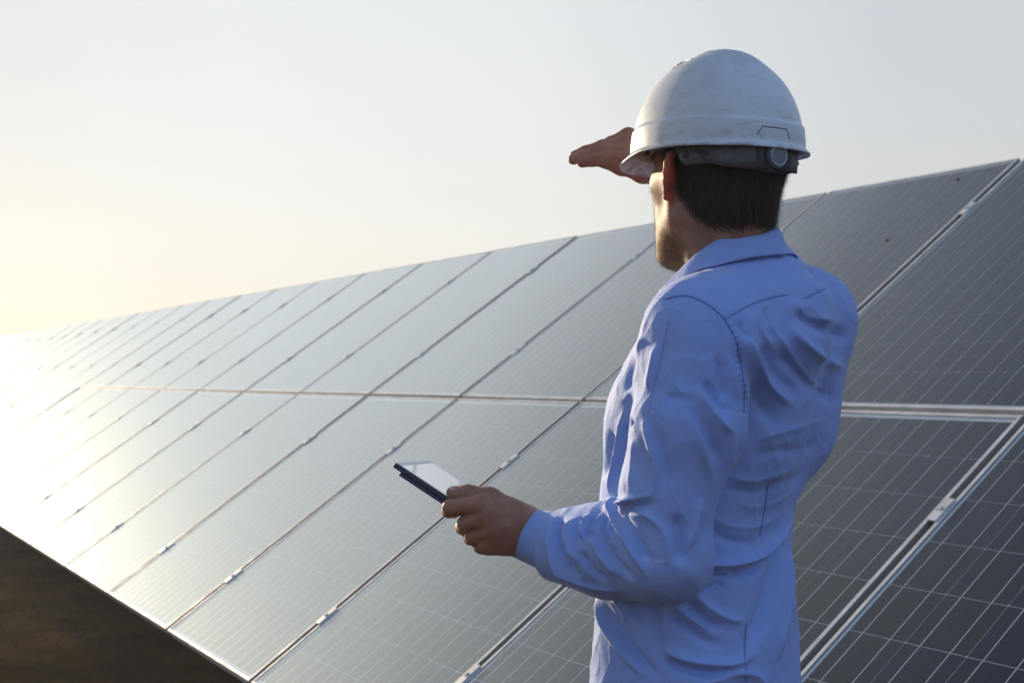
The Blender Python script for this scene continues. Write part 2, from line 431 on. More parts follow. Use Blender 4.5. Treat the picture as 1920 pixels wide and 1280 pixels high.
# ================================================================== the worker
F32 = np.float32
def smin(a, b_, k):
    h_ = np.maximum(k - np.abs(a - b_), 0) / k
    return np.minimum(a, b_) - h_ * h_ * k * .25
class SDF:
    """a body built of round cones, ellipsoids and section stacks that melt into each other"""
    def __init__(s): s.pr = []
    def cap(s, a, b_, ra, rb=None, k=.01, sub=False):
        a = np.array(a, float); b_ = np.array(b_, float); rb = ra if rb is None else rb
        ab = b_ - a; L2 = max(float(ab @ ab), 1e-12)
        def f(p):
            pa = p - a.astype(F32); t = np.clip(pa @ (ab / L2).astype(F32), 0, 1)
            q = pa - t[:, None] * ab.astype(F32)
            return np.sqrt(np.einsum('ij,ij->i', q, q)) - (ra + (rb - ra) * t)
        s.pr.append((f, (a + b_) / 2, math.sqrt(L2) / 2 + max(ra, rb), k, sub)); return s
    def chain(s, pts_, rs, k=.01):
        for i in range(len(pts_) - 1): s.cap(pts_[i], pts_[i + 1], rs[i], rs[i + 1], k)
        return s
    def ell(s, c, r, R=None, k=.01, sub=False):
        c = np.array(c, float); r = np.array(r, float); R = np.eye(3) if R is None else np.array(R, float)
        def f(p):
            q = (p - c.astype(F32)) @ R.T.astype(F32)
            k0 = np.sqrt(((q / r.astype(F32)) ** 2).sum(1)); k1 = np.sqrt(((q / (r * r).astype(F32)) ** 2).sum(1))
            return k0 * (k0 - 1) / np.maximum(k1, 1e-6)
        s.pr.append((f, c, float(r.max()), k, sub)); return s
    def stack(s, rows, yaw, k=.02, grow=0., z0=None, z1=None, expo=2.2):
        rows = np.array(rows, float); z = rows[:, 0]
        Fv = np.array([-math.sin(yaw), math.cos(yaw)]); Lv = np.array([-math.cos(yaw), -math.sin(yaw)])
        zz = np.linspace(z[0], z[-1], 60)
        def sm(col):
            v = np.interp(zz, z, col); ker = np.array([1, 2, 3, 2, 1.]) / 9
            vp = np.pad(v, 2, mode='edge'); return np.convolve(vp, ker, 'valid')
        cx, cy, W_, D_ = (sm(rows[:, i]) for i in (1, 2, 3, 4))
        def f(p):
            pz = p[:, 2]
            x = p[:, 0] - np.interp(pz, zz, cx); y = p[:, 1] - np.interp(pz, zz, cy)
            l_ = x * Lv[0] + y * Lv[1]; g = x * Fv[0] + y * Fv[1]
            a = np.interp(pz, zz, W_) + grow; b2 = np.interp(pz, zz, D_) + grow
            kk = (np.abs(l_ / a) ** expo + np.abs(g / b2) ** expo) ** (1 / expo)
            rr = np.sqrt(l_ * l_ + g * g)
            d = (kk - 1) / np.maximum(kk, 1e-4) * rr
            d = np.where(kk < .3, -np.minimum(a, b2) * (1 - kk), d)
            lo_ = (zz[0] if z0 is None else z0) - pz; hi_ = pz - (zz[-1] if z1 is None else z1)
            e = np.maximum(lo_, hi_)
            return np.where(e > 0, np.sqrt(np.maximum(d, 0) ** 2 + e * e), np.maximum(d, e)).astype(F32)
        c = np.array([cx.mean(), cy.mean(), (z[0] + z[-1]) / 2])
        s.pr.append((f, c, max((z[-1] - z[0]) / 2, .3) * 1.35, k, False)); return s
    def __call__(s, p, only=None):
        p = p.astype(F32); d = np.full(len(p), .5, F32)
        for i, (f, c, R, k, sub) in enumerate(s.pr):
            if only is not None and i not in only: continue
            q = p - c.astype(F32); m = np.einsum('ij,ij->i', q, q) < (R + .09) ** 2
            if not m.any(): continue
            v = f(p[m])
            if sub: d[m] = -smin(-d[m], v, k)
            else: d[m] = smin(d[m], v, k)
        return d
def mesh_sdf(f, lo, hi, h, ratio=4, steps=2):
    lo = np.array(lo, float); H = h * ratio
    nb = np.ceil((np.array(hi) - lo) / H).astype(int)
    I = np.stack(np.meshgrid(*[np.arange(n) for n in nb], indexing='ij'), -1).reshape(-1, 3)
    d = f(lo + (I + .5) * H)
    I = I[np.abs(d) < H * .87 * 1.5 + h]
    r1 = ratio + 1
    loc = np.stack(np.meshgrid(*[np.arange(r1)] * 3, indexing='ij'), -1).reshape(-1, 3)
    nf = nb * ratio + 2
    cells_k, cells_p, quads = [], [], []
    key = lambda c: (c[..., 0] * nf[1] + c[..., 1]) * nf[2] + c[..., 2]
    CH = 6000
    for s0 in range(0, len(I), CH):
        B = I[s0:s0 + CH]
        G = B[:, None, :] * ratio + loc[None]
        v = f((lo + G.reshape(-1, 3) * h)).reshape(len(B), r1, r1, r1)
        sg = v < 0
        # cells
        c8 = np.stack([sg[:, a:a + ratio, b_:b_ + ratio, c:c + ratio] for a in (0, 1) for b_ in (0, 1) for c in (0, 1)], -1)
        cut = c8.any(-1) & ~c8.all(-1)
        bi, x, y, z = np.nonzero(cut)
        num = np.zeros((len(bi), 3)); cnt = np.zeros(len(bi))
        for ax in range(3):
            o1, o2 = [q for q in range(3) if q != ax]
            for s1 in (0, 1):
                for s2 in (0, 1):
                    ofs = [0, 0, 0]; ofs[o1] = s1; ofs[o2] = s2; of2 = list(ofs); of2[ax] = 1
                    va = v[bi, x + ofs[0], y + ofs[1], z + ofs[2]]; vb = v[bi, x + of2[0], y + of2[1], z + of2[2]]
                    m = (va < 0) != (vb < 0)
                    t = np.where(m, va / np.where(m, va - vb, 1), 0)
                    pt = np.tile(np.array(ofs, float), (len(bi), 1)); pt[:, ax] += t
                    num += pt * m[:, None]; cnt += m
        cell = B[bi] * ratio + np.stack([x, y, z], -1)
        cells_k.append(key(cell)); cells_p.append(lo + (cell + num / cnt[:, None]) * h)
        for ax in range(3):
            o1, o2 = (ax + 1) % 3, (ax + 2) % 3
            sl = [slice(0, ratio)] * 3; sl2 = list(sl); sl2[ax] = slice(1, ratio + 1)
            A = sg[(slice(None), *sl)]; Bq = sg[(slice(None), *sl2)]
            bi, x, y, z = np.nonzero(A != Bq)
            e = B[bi] * ratio + np.stack([x, y, z], -1)
            q = []
            for (s1, s2) in ((-1, -1), (0, -1), (0, 0), (-1, 0)):
                c = e.copy(); c[:, o1] += s1; c[:, o2] += s2; q.append(key(c))
            q = np.stack(q, -1); fl = ~A[bi, x, y, z]
            q[fl] = q[fl][:, ::-1]
            quads.append(q)
    K = np.concatenate(cells_k); V = np.concatenate(cells_p); Q = np.concatenate(quads)
    K, ui = np.unique(K, return_index=True); V = V[ui]
    idx = np.searchsorted(K, Q); idx = np.clip(idx, 0, len(K) - 1)
    Fq = idx[(K[idx] == Q).all(1)]
    for _ in range(steps):
        d0 = f(V); g = np.stack([f(V + np.eye(3)[a] * h * .5) - f(V - np.eye(3)[a] * h * .5) for a in range(3)], -1) / h
        n2 = np.maximum((g * g).sum(1), .1)
        st = -(d0 / n2)[:, None] * g
        ln = np.linalg.norm(st, axis=1, keepdims=True); st *= np.minimum(1, h * .6 / np.maximum(ln, 1e-9)); V = V + st
    return V, Fq
def vnormals(V, Fq):
    n = np.cross(V[Fq[:, 2]] - V[Fq[:, 0]], V[Fq[:, 3]] - V[Fq[:, 1]])
    N_ = np.zeros_like(V)
    for i in range(Fq.shape[1]): np.add.at(N_, Fq[:, i], n)
    return N_ / np.maximum(np.linalg.norm(N_, axis=1, keepdims=True), 1e-12)
def np_mesh(name, V, Fq, mats=(), smooth=True):
    me = bpy.data.meshes.new(name)
    me.vertices.add(len(V)); me.vertices.foreach_set('co', np.asarray(V, F32).ravel())
    k = Fq.shape[1]
    me.loops.add(Fq.size); me.loops.foreach_set('vertex_index', Fq.astype(np.int32).ravel())
    me.polygons.add(len(Fq)); me.polygons.foreach_set('loop_start', np.arange(0, Fq.size, k, dtype=np.int32))
    me.polygons.foreach_set('loop_total', np.full(len(Fq), k, np.int32))
    for m in mats: me.materials.append(m)
    me.update(calc_edges=True); me.validate()
    if smooth: me.polygons.foreach_set('use_smooth', [True] * len(me.polygons))
    return me
def vcol(me, name, arr):
    at = me.attributes.new(name, 'FLOAT', 'POINT'); at.data.foreach_set('value', np.asarray(arr, F32))
def smoothstep(a, b_, x): t = np.clip((x - a) / (b_ - a), 0, 1); return t * t * (3 - 2 * t)

# ------------------------------------------------------------------ frames
def frame(yaw): return np.array([-math.cos(yaw), -math.sin(yaw), 0]), np.array([-math.sin(yaw), math.cos(yaw), 0])
HYAW, TYAW = math.radians(29), math.radians(52)
HL, HF = frame(HYAW); TL, TF = frame(TYAW); UP = np.array([0, 0, 1.])
HC = P(1342, 313, 1.68)
HPIT = math.radians(2.0)     # chin a little up
HU = UP * math.cos(HPIT) - HF * math.sin(HPIT); HFp = HF * math.cos(HPIT) + UP * math.sin(HPIT)
def H(x, y, z): return HC + HL * x + HFp * y + HU * z           # left, forward, up
HR = np.stack([HL, HFp, HU])
def to_head(V): return (V - HC) @ HR.T

body = SDF()
# head
body.ell(H(0, -.012, .012), (.075, .097, .098), HR, k=.01)
body.ell(H(0, .022, -.035), (.064, .070, .085), HR, k=.03)
body.ell(H(0, .045, -.078), (.050, .046, .055), HR, k=.025)
for s_ in (1, -1):
    body.cap(H(.054 * s_, -.002, -.070), H(.020 * s_, .078, -.118), .017, .015, k=.025)
    body.cap(H(.058 * s_, .000, -.035), H(.056 * s_, -.002, -.070), .016, .017, k=.02)
    body.cap(H(.050 * s_, .052, -.022), H(.060 * s_, .010, -.018), .014, .010, k=.02)
    body.cap(H(.012 * s_, .093, .018), H(.046 * s_, .074, .016), .009, .008, k=.012)
    body.ell(H(.032 * s_, .088, -.002), (.016, .014, .011), HR, k=.010, sub=True)
    body.ell(H(.032 * s_, .073, -.002), (.0125, .0125, .0125), HR, k=.002)
    body.ell(H(.010 * s_, .103, -.043), (.008, .009, .007), HR, k=.005)
body.cap(H(0, .086, -.105), H(0, .083, -.118), .018, .017, k=.015)
body.cap(H(0, .092, .004), H(0, .112, -.036), .0075, .0095, k=.010)
body.ell(H(0, .090, -.066), (.024, .011, .006), HR, k=.005)
body.ell(H(0, .088, -.077), (.021, .011, .007), HR, k=.005)
# ears: a shell with a rolled rim, standing off the head
for s_ in (1, -1):
    eo = H(.0755 * s_, -.004, -.020)
    out_ = HL * s_; bk = (-HFp * .60 + out_ * .80); bk /= np.linalg.norm(bk)
    eu = HU * .985 - HFp * .17; eu /= np.linalg.norm(eu); bk -= eu * (bk @ eu); bk /= np.linalg.norm(bk)
    en = np.cross(bk, eu)
    E_ = lambda b_, u_, n_=0.: eo + bk * b_ + eu * u_ + en * n_
    RR = np.stack([bk, eu, en])
    body.ell(E_(.010, .002), (.017, .028, .0035), RR, k=.004)
    rim = [E_(-.002, .016), E_(.003, .026), E_(.012, .0305), E_(.021, .0275), E_(.0275, .018), E_(.0275, .006), E_(.0235, -.007), E_(.017, -.018), E_(.010, -.026), E_(.003, -.026)]
    body.chain(rim, [.0036, .0038, .0040, .0042, .0042, .0040, .0038, .0042, .0052, .0040], k=.003)
    body.chain([E_(.002, -.006), E_(.012, -.010), E_(.0175, .0), E_(.016, .011), E_(.010, .016)], [.003, .003, .0034, .003, .0026], k=.004)
    body.cap(E_(.002, 0), E_(-.004, 0), .010, .014, k=.010)
# neck and trunk (inside the shirt)
NB = np.array([.322, 1.678, 1.505])
NK = np.array([.306, 1.684, 1.530])
body.cap(H(0, -.018, -.055), NK, .054, .054, k=.03); body.cap(NK, NB - UP * .04, .052, .06, k=.03)
body.cap(H(0, -.050, -.045), NK - TF * .008 - UP * .02, .036, .042, k=.03)
for s_ in (1, -1): body.cap(H(.046 * s_, -.022, -.070), NK + TF * .040 + TL * .015 * s_ - UP * .05, .017, .014, k=.02)
TORSO = [(.78, .262, 1.735, .182, .132), (.95, .258, 1.738, .182, .128), (1.08, .258, 1.738, .169, .120), (1.19, .256, 1.736, .166, .116),
         (1.30, .271, 1.722, .172, .117), (1.40, .292, 1.705, .178, .118), (1.46, .312, 1.695, .160, .104), (1.50, .325, 1.690, .120, .085)]
body.stack(TORSO, TYAW, k=.04, grow=-.028)
SL = P(1307, 628, 1.565); EL = P(1247, 1040, 1.535); WL = P(1000, 1000, 1.700)
SR = P(1500, 606, 1.830); ER = P(1386, 452, 2.070); WR = P(1256, 322, 1.900)
body.chain([NB, SL + UP * .01, EL, WL], [.05, .045, .036, .027], k=.03)
body.chain([NB, SR, ER, WR], [.05, .045, .036, .027], k=.03)
for s_ in (1, -1):
    hip = np.array([.256, 1.735, .88]) + TL * .085 * s_
    kn = np.array([.256, 1.735, .50]) + TL * .100 * s_ + TF * .02; an = np.array([.256, 1.735, .10]) + TL * .115 * s_ - TF * .02
    body.chain([hip, kn, an, an + TF * .12 - UP * .05], [.066, .050, .038, .03], k=.03)
# left hand: thumb on the tablet, the fingers curled under it
HK = .0045
for q, r_ in (((903, 944, 1.676), .0135), ((922, 966, 1.668), .014), ((930, 990, 1.669), .0135), ((938, 1010, 1.678), .012)):
    body.cap(WL + (0, 0, .0), P(*q), .021, r_, k=.016)
body.ell(P(952, 982, 1.682), (.036, .020, .034), None, k=.016)
body.chain([P(985, 975, 1.70), P(918, 935, 1.694), P(878, 925, 1.703), P(850, 924, 1.712)], [.021, .0145, .0108, .0100], k=.010)
body.cap(P(916, 1018, 1.690), P(975, 1010, 1.700), .0165, .023, k=.012)
body.chain([P(903, 944, 1.676), P(845, 951, 1.690), P(842, 957, 1.716), P(852, 960, 1.742)], [.0135, .0108, .0095, .0085], k=HK)
body.chain([P(922, 966, 1.668), P(873, 982, 1.690), P(868, 988, 1.722), P(880, 985, 1.748)], [.0140, .0112, .0098, .0085], k=HK)
body.chain([P(930, 990, 1.669), P(887, 1006, 1.692), P(882, 1008, 1.722), P(894, 1003, 1.745)], [.0135, .0105, .0092, .0082], k=HK)
body.chain([P(938, 1010, 1.678), P(903, 1024, 1.697), P(899, 1024, 1.722), P(908, 1018, 1.742)], [.0120, .0096, .0085, .0075], k=HK)
# right hand: flat over the brow against the sun
KN = [P(1184, 303, 1.812), P(1176, 286, 1.825), P(1173, 270, 1.838), P(1178, 256, 1.852)]
for q, r_ in zip(KN, (.0140, .0140, .0135, .0130)): body.cap(WR, q, .021, r_, k=.016)
body.ell(P(1212, 295, 1.86), (.034, .022, .028), None, k=.016)
body.chain([KN[0], P(1140, 297, 1.803), P(1112, 300, 1.798), P(1092, 304, 1.796)], [.0130, .0105, .0092, .0082], k=HK)
body.chain([KN[1], P(1128, 287, 1.818), P(1095, 294, 1.814), P(1075, 299, 1.812)], [.0135, .0108, .0092, .0080], k=HK)
body.chain([KN[2], P(1130, 276, 1.836), P(1098, 285, 1.834), P(1078, 292, 1.832)], [.0130, .0105, .0088, .0076], k=HK)
body.chain([KN[3], P(1145, 268, 1.852), P(1120, 280, 1.852), P(1106, 287, 1.852)], [.0125, .0092, .0078, .0068], k=HK)
body.chain([P(1240, 325, 1.875), P(1205, 323, 1.838), P(1165, 313, 1.812), P(1136, 304, 1.805)], [.020, .0150, .0110, .0088], k=.010)

V, Fq = mesh_sdf(body, (-.35, 1.35, .02), (.62, 2.2, 1.84), .0026)
hl = to_head(V)
BN = vnormals(V, Fq)
def seg_dist(uv_, pl):
    """distance (px) to a polyline and how far along it the nearest point is"""
    best = np.full(len(uv_), 1e9); par = np.zeros(len(uv_)); pl = np.array(pl, float)
    ln = np.r_[0, np.cumsum(np.hypot(*(pl[1:] - pl[:-1]).T))]
    for i in range(len(pl) - 1):
        a, b_ = pl[i], pl[i + 1]; ab = b_ - a; t_ = np.clip(((uv_ - a) @ ab) / (ab @ ab), 0, 1)
        d_ = np.hypot(*(uv_ - a - t_[:, None] * ab).T); m = d_ < best
        best[m] = d_[m]; par[m] = (ln[i] + t_[m] * (ln[i + 1] - ln[i])) / ln[-1]
    return best, par
buv, _d = project(V); tocb = np.array([0, 0, CAM_Z]) - V; tocb /= np.linalg.norm(tocb, axis=1)[:, None]; bfac = smoothstep(0, .3, (BN * tocb).sum(1))
CREASES = [([(849, 937), (866, 933), (884, 928), (906, 921), (925, 918)], 2.6, -1.8), ([(858, 914), (861, 924), (862, 932)], 1.6, -.7), ([(866, 914), (869, 923)], 1.4, -.6), ([(874, 915), (877, 924)], 1.4, -.6),
           ([(962, 952), (940, 944), (915, 934)], 3, .8), ([(968, 962), (940, 962), (915, 956)], 3.5, .7), ([(972, 985), (945, 986), (922, 982)], 3.5, .6), ([(860, 962), (880, 968), (897, 962)], 3, -1.0),
           ([(874, 994), (895, 996), (912, 990)], 3, -.9), ([(890, 1014), (910, 1012), (925, 1006)], 3, -.8), ([(856, 944), (857, 951), (855, 959)], 1.6, -.5), ([(866, 946), (868, 953), (866, 960)], 1.8, -.5),
           ([(982, 962), (975, 985), (978, 1015)], 3, -.6),
           ([(1130, 303), (1150, 300), (1172, 306), (1195, 318)], 3, -1.4), ([(1100, 293), (1130, 284), (1160, 272)], 2.4, -1.0), ([(1110, 300), (1130, 296), (1150, 292)], 2.2, -1.0), ([(1160, 290), (1185, 285), (1205, 300)], 3, -1.0), ([(1140, 268), (1170, 262), (1190, 262)], 2.6, -.8)]
for pl, wd, amp in CREASES:
    m = np.nonzero((bfac > 0) & (np.abs(buv[:, 0] - pl[0][0]) < 120) & (np.abs(buv[:, 1] - pl[0][1]) < 90) & (V[:, 2] > 1.15))[0]
    d_, t_ = seg_dist(buv[m], pl); V[m] += BN[m] * (amp * .001 * np.exp(-(d_ / wd) ** 2) * bfac[m] * smoothstep(-.02, .25, t_) * smoothstep(1.02, .75, t_))[:, None]
BV = V
# where hair and beard grow
x, y, z = np.abs(hl[:, 0]), hl[:, 1], hl[:, 2]
headm = (z > -.14) & (np.linalg.norm(hl, axis=1) < .17) & ~((V[:, 1] > 1.76) & (V[:, 0] < HC[0] - .055) & (np.linalg.norm(hl * [1, 1, .8] - [0, 0, 0], axis=1) > .118) & (z > -.06))
hairline = np.where(y < -.045, -.082 - .006 * np.sin(x * 60), np.interp(y, [-.045, -.022, -.006, .004, .016, .03], [-.082, -.050, -.012, .0, .005, .03]))
side = smoothstep(.016, .0, y) * smoothstep(-.062, -.03, z) * (y > .004) * (x > .05)
hair_w = smoothstep(-.004, .024, z - hairline) * headm
eye_l = (hl - [.0755, -.004, -.020]); 
ear_zone = (x > .0765) & (np.abs(z + .02) < .04) & (y > -.04) & (y < .035)
hair_w = np.maximum(hair_w, side * .8) * ~ear_zone
beard_w = smoothstep(-.002, -.024, z + .12 * np.clip(y - .03, 0, .04)) * smoothstep(.0, .014, y + np.clip(-.075 - z, 0, .05) * .3) * headm * (z > -.155)
mouth = np.exp(-((x / .022) ** 2 + ((z + .072) / .012) ** 2)) * (y > .07)
beard_w = np.clip(beard_w - mouth * .9, 0, 1) * ~ear_zone
cheek = smoothstep(-.03, -.055, z) * smoothstep(.010, .022, y) * headm
red = np.zeros(len(V))
m_skin = mat("skin", (.52, .30, .20), .55, 0, .22)
nn, ll, b = nodes(m_skin)
b.inputs['Subsurface Weight'].default_value = .5; b.inputs['Subsurface Radius'].default_value = (1.0, .28, .12); b.inputs['Subsurface Scale'].default_value = .009
a1 = nn.new('ShaderNodeAttribute'); a1.attribute_name = 'hair'
a2 = nn.new('ShaderNodeAttribute'); a2.attribute_name = 'beard'
a3 = nn.new('ShaderNodeAttribute'); a3.attribute_name = 'flush_glow'
t = noise(nn, ll, 38, 6, .6); r = ramp(nn, ll, t.outputs[0], [(.32, (.27, .135, .088)), (.52, (.34, .18, .118)), (.70, (.41, .235, .16))])
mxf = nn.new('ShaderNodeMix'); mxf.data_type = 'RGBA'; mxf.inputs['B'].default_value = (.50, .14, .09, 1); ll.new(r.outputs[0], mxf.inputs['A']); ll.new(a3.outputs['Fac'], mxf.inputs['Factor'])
ts = noise(nn, ll, 900, 2, .5)
mb_ = nn.new('ShaderNodeMath'); mb_.operation = 'MULTIPLY'; ll.new(a2.outputs['Fac'], mb_.inputs[0]); rb_ = ramp(nn, ll, ts.outputs[0], [(.35, (.35,) * 3), (.6, (.85,) * 3)]); ll.new(rb_.outputs[0], mb_.inputs[1])
mx1 = nn.new('ShaderNodeMix'); mx1.data_type = 'RGBA'; mx1.inputs['B'].default_value = (.13, .07, .035, 1); ll.new(mb_.outputs[0], mx1.inputs['Factor']); ll.new(mxf.outputs['Result'], mx1.inputs['A'])
mx2 = nn.new('ShaderNodeMix'); mx2.data_type = 'RGBA'; mx2.inputs['B'].default_value = (.020, .014, .010, 1); ll.new(a1.outputs['Fac'], mx2.inputs['Factor']); ll.new(mx1.outputs['Result'], mx2.inputs['A'])
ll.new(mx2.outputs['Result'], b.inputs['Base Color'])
tf = noise(nn, ll, 420, 4, .6); bump(nn, ll, b, tf.outputs[0], .35, .0006)
m_eye = mat("eye_white", (.75, .72, .70), .2)
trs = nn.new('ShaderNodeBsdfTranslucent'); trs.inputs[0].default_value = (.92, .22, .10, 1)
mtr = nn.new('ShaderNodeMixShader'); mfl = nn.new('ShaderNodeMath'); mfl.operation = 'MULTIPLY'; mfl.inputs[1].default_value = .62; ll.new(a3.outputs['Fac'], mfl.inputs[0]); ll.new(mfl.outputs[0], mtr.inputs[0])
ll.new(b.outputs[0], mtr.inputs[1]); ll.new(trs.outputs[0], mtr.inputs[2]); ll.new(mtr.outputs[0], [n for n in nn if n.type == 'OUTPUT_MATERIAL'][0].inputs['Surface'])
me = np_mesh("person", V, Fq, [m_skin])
vcol(me, 'hair', hair_w); vcol(me, 'beard', beard_w)
flush_glow = np.exp(-(np.linalg.norm(V - P(925, 975, 1.66), axis=1) / .05) ** 2) * .12 + ear_zone * .36 + .15 * (np.linalg.norm(V - WR, axis=1) < .22) * ~headm  # skin redness; on ear and raised hand it paints sunlight glowing through
vcol(me, 'flush_glow', flush_glow)
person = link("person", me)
tag(person, "man in a blue shirt seen from behind, shading his eyes and holding a tablet", "person")


# eyes' irises, nails
def disc_mesh(name, c, n, r_, m, dome=.3, seg=16, up=UP):
    n = np.array(n, float); n /= np.linalg.norm(n); a = np.cross(up, n); a /= np.linalg.norm(a); b2 = np.cross(n, a)
    V_ = [c + n * r_ * dome]; F_ = []
    for k_, (rr, hh) in enumerate(((.6, dome * .75), (1., 0.))):
        for i in range(seg):
            t_ = 2 * math.pi * i / seg; V_.append(c + (a * math.cos(t_) + b2 * math.sin(t_)) * r_ * rr + n * r_ * hh)
    for i in range(seg):
        j = (i + 1) % seg; F_ += [(0, 1 + i, 1 + j), (1 + i, 1 + seg + i, 1 + seg + j, 1 + j)]
    return mesh_from(name, V_, F_, [m], True)
m_iris = mat("iris", (.05, .03, .02), .15)
for s_ in (1, -1): link("iris", disc_mesh("iris", H(.032 * s_, .0835, -.002), HFp, .006, m_iris, .35), person)
m_nail = mat("nail", (.55, .36, .28), .3)
for c, nrm, r_ in ((P(850, 924, 1.712) + UP * .0075 - np.array([0, 1, 0]) * .006, (-.1, -.5, .8), .0055),):
    link("fingernail", disc_mesh("fingernail", c, nrm, r_, m_nail, .25), person)

# ------------------------------------------------------------------ hair
m_hair = mat("dark_hair", (.022, .015, .010), .5, 0, .18)
m_fuzz = mat("brown_stubble", (.20, .11, .045), .7, 0, .1); m_fuzz.node_tree.nodes['Principled BSDF'].inputs['Transmission Weight'].default_value = 0
for m_, stops_ in ((m_hair, [(0, (.012, .009, .007)), (.6, (.030, .020, .013)), (1, (.075, .048, .028))]), (m_fuzz, [(0, (.06, .035, .016)), (.5, (.20, .11, .045)), (1, (.42, .26, .11))])):
    nn, ll, b = nodes(m_); a_ = nn.new('ShaderNodeAttribute'); a_.attribute_name = 'tone'; r = ramp(nn, ll, a_.outputs['Fac'], stops_); ll.new(r.outputs[0], b.inputs['Base Color'])
def strands(name, mask_w, count, length, width, m, lie, jitter, seg=3, seed=3, thick_lift=0.):
    g = np.random.default_rng(seed)
    w_ = np.clip(mask_w, 0, 1) ** 1.5; w_ /= w_.sum()
    ids = g.choice(len(BV), count, p=w_)
    p0 = BV[ids] + g.normal(0, .0012, (count, 3)); n = BN[ids]
    down = -UP + 0 * n; d = down - n * (down * n).sum(1)[:, None]; d /= np.maximum(np.linalg.norm(d, axis=1)[:, None], .2)
    d = d + g.normal(0, jitter, (count, 3)); L_ = length * g.uniform(.6, 1.25, count) * (.45 + .55 * np.clip(mask_w[ids], 0, 1))
    view = p0 - np.array([0, 0, CAM_Z]); side_ = np.cross(d, n); side_ /= np.maximum(np.linalg.norm(side_, axis=1)[:, None], 1e-6)
    Vs = []; Fs = []
    for k_ in range(seg + 1):
        t_ = k_ / seg
        c = p0 + n * (thick_lift + (L_ * (1 - lie) * t_ * (1 - .35 * t_))[:, None]) + d * (L_ * t_)[:, None]
        ww = width * (1 - .75 * t_)
        Vs += [c - side_ * ww, c + side_ * ww]
    Vs = np.stack(Vs, 1).reshape(-1, 3); m2 = 2 * (seg + 1)
    b0 = (np.arange(count) * m2)[:, None]; tone = np.repeat(g.uniform(0, 1, count), m2)
    Fs = np.concatenate([np.concatenate([b0 + 2 * k_, b0 + 2 * k_ + 1, b0 + 2 * k_ + 3, b0 + 2 * k_ + 2], 1) for k_ in range(seg)])
    me_ = np_mesh(name, Vs, Fs, [m], True); vcol(me_, 'tone', tone); o = link(name, me_, person); o['kind'] = 'stuff'; return o
capm = hair_w * (hl[:, 2] < .045)
strands("hair", capm, 34000, .016, .00036, m_hair, .70, .20, seed=5)
nape = headm * smoothstep(-.012, .002, z - hairline) * smoothstep(.02, .004, z - hairline) * (y < .0) * .8
strands("nape_hair", nape, 2200, .005, .00022, m_hair, .75, .25, seg=2, seed=9)
strands("beard", beard_w, 20000, .0027, .00020, m_fuzz, .25, .35, seg=2, seed=6)

# ------------------------------------------------------------------ the shirt
shirt = SDF()
shirt.stack(TORSO, TYAW, k=.05, z0=.815)                                    # 0
shirt.cap(NB + TL * .02 - UP * .010 - TF * .01, SL + UP * .018, .060, .052, k=.07)     # 1 yoke to the left shoulder
shirt.cap(NB - TL * .02 - UP * .010 - TF * .01, SR + UP * .010, .060, .056, k=.07)     # 2
shirt.cap(SR, P(1476, 800, 1.80), .068, .070, k=.06)                          # 3 under the raised right arm
shirt.cap(P(1420, 640, 1.640), P(1400, 800, 1.655), .060, .060, k=.06)        # 4 shoulder blade
shirt.cap(SL - TF * .01 - UP * .02, P(1235, 790, 1.66), .062, .06, k=.05)     # 5 chest at the armpit
shirt.cap(NK - UP * .06, NK + UP * .012, .068, .064, k=.035)
n_torso = len(shirt.pr)
shirt.chain([SR, ER, ER + (WR - ER) * .78], [.063, .052, .042], k=.04)        # right sleeve
n_right = len(shirt.pr)
sl_mid = SL + (EL - SL) * .42 + np.array([.004, -.012, 0])
shirt.cap(SL, SL + (sl_mid - SL) * .5, .063, .067, k=.020)
shirt.cap(SL + (sl_mid - SL) * .5, sl_mid, .067, .071, k=.010)
sl_low = SL + (EL - SL) * .72 + np.array([-.010, -.010, 0])
shirt.cap(sl_mid, sl_low, .071, .058, k=.010)
shirt.cap(sl_low, EL + (-.004, -.006, 0), .058, .056, k=.010)
CE = P(1040, 1022, 1.672)
shirt.cap(EL, EL + (CE - EL) * .5, .060, .060, k=.012)
shirt.cap(EL + (CE - EL) * .5, CE, .060, .0475, k=.012)
LO, HI = (-.0, 1.36, .80), (.64, 2.22, 1.70)
SV, SQ = mesh_sdf(shirt, LO, HI, .0024)
dT = shirt(SV, set(range(n_torso))); dS = shirt(SV, set(range(n_right, len(shirt.pr)))); dR = shirt(SV, set(range(n_torso, n_right)))
sleeve = smoothstep(-.008, .008, dT - dS)
ed_ = np.concatenate([SQ[:, [0, 1]], SQ[:, [1, 2]], SQ[:, [2, 3]], SQ[:, [3, 0]]])
sw_ = (smoothstep(.0, .03, dS - dT))[:, None] * .9
for _ in range(14):
    acc = np.stack([np.bincount(ed_[:, 0], SV[ed_[:, 1], a], len(SV)) + np.bincount(ed_[:, 1], SV[ed_[:, 0], a], len(SV)) for a in range(3)], 1)
    cn_ = np.bincount(ed_[:, 0], minlength=len(SV)) + np.bincount(ed_[:, 1], minlength=len(SV))
    SV = SV + (acc / np.maximum(cn_, 1)[:, None] - SV) * sw_
SN = vnormals(SV, SQ)
uv, dep = project(SV)
toc = np.array([0, 0, CAM_Z]) - SV; toc /= np.linalg.norm(toc, axis=1)[:, None]
facing = smoothstep(.02, .30, (SN * toc).sum(1))
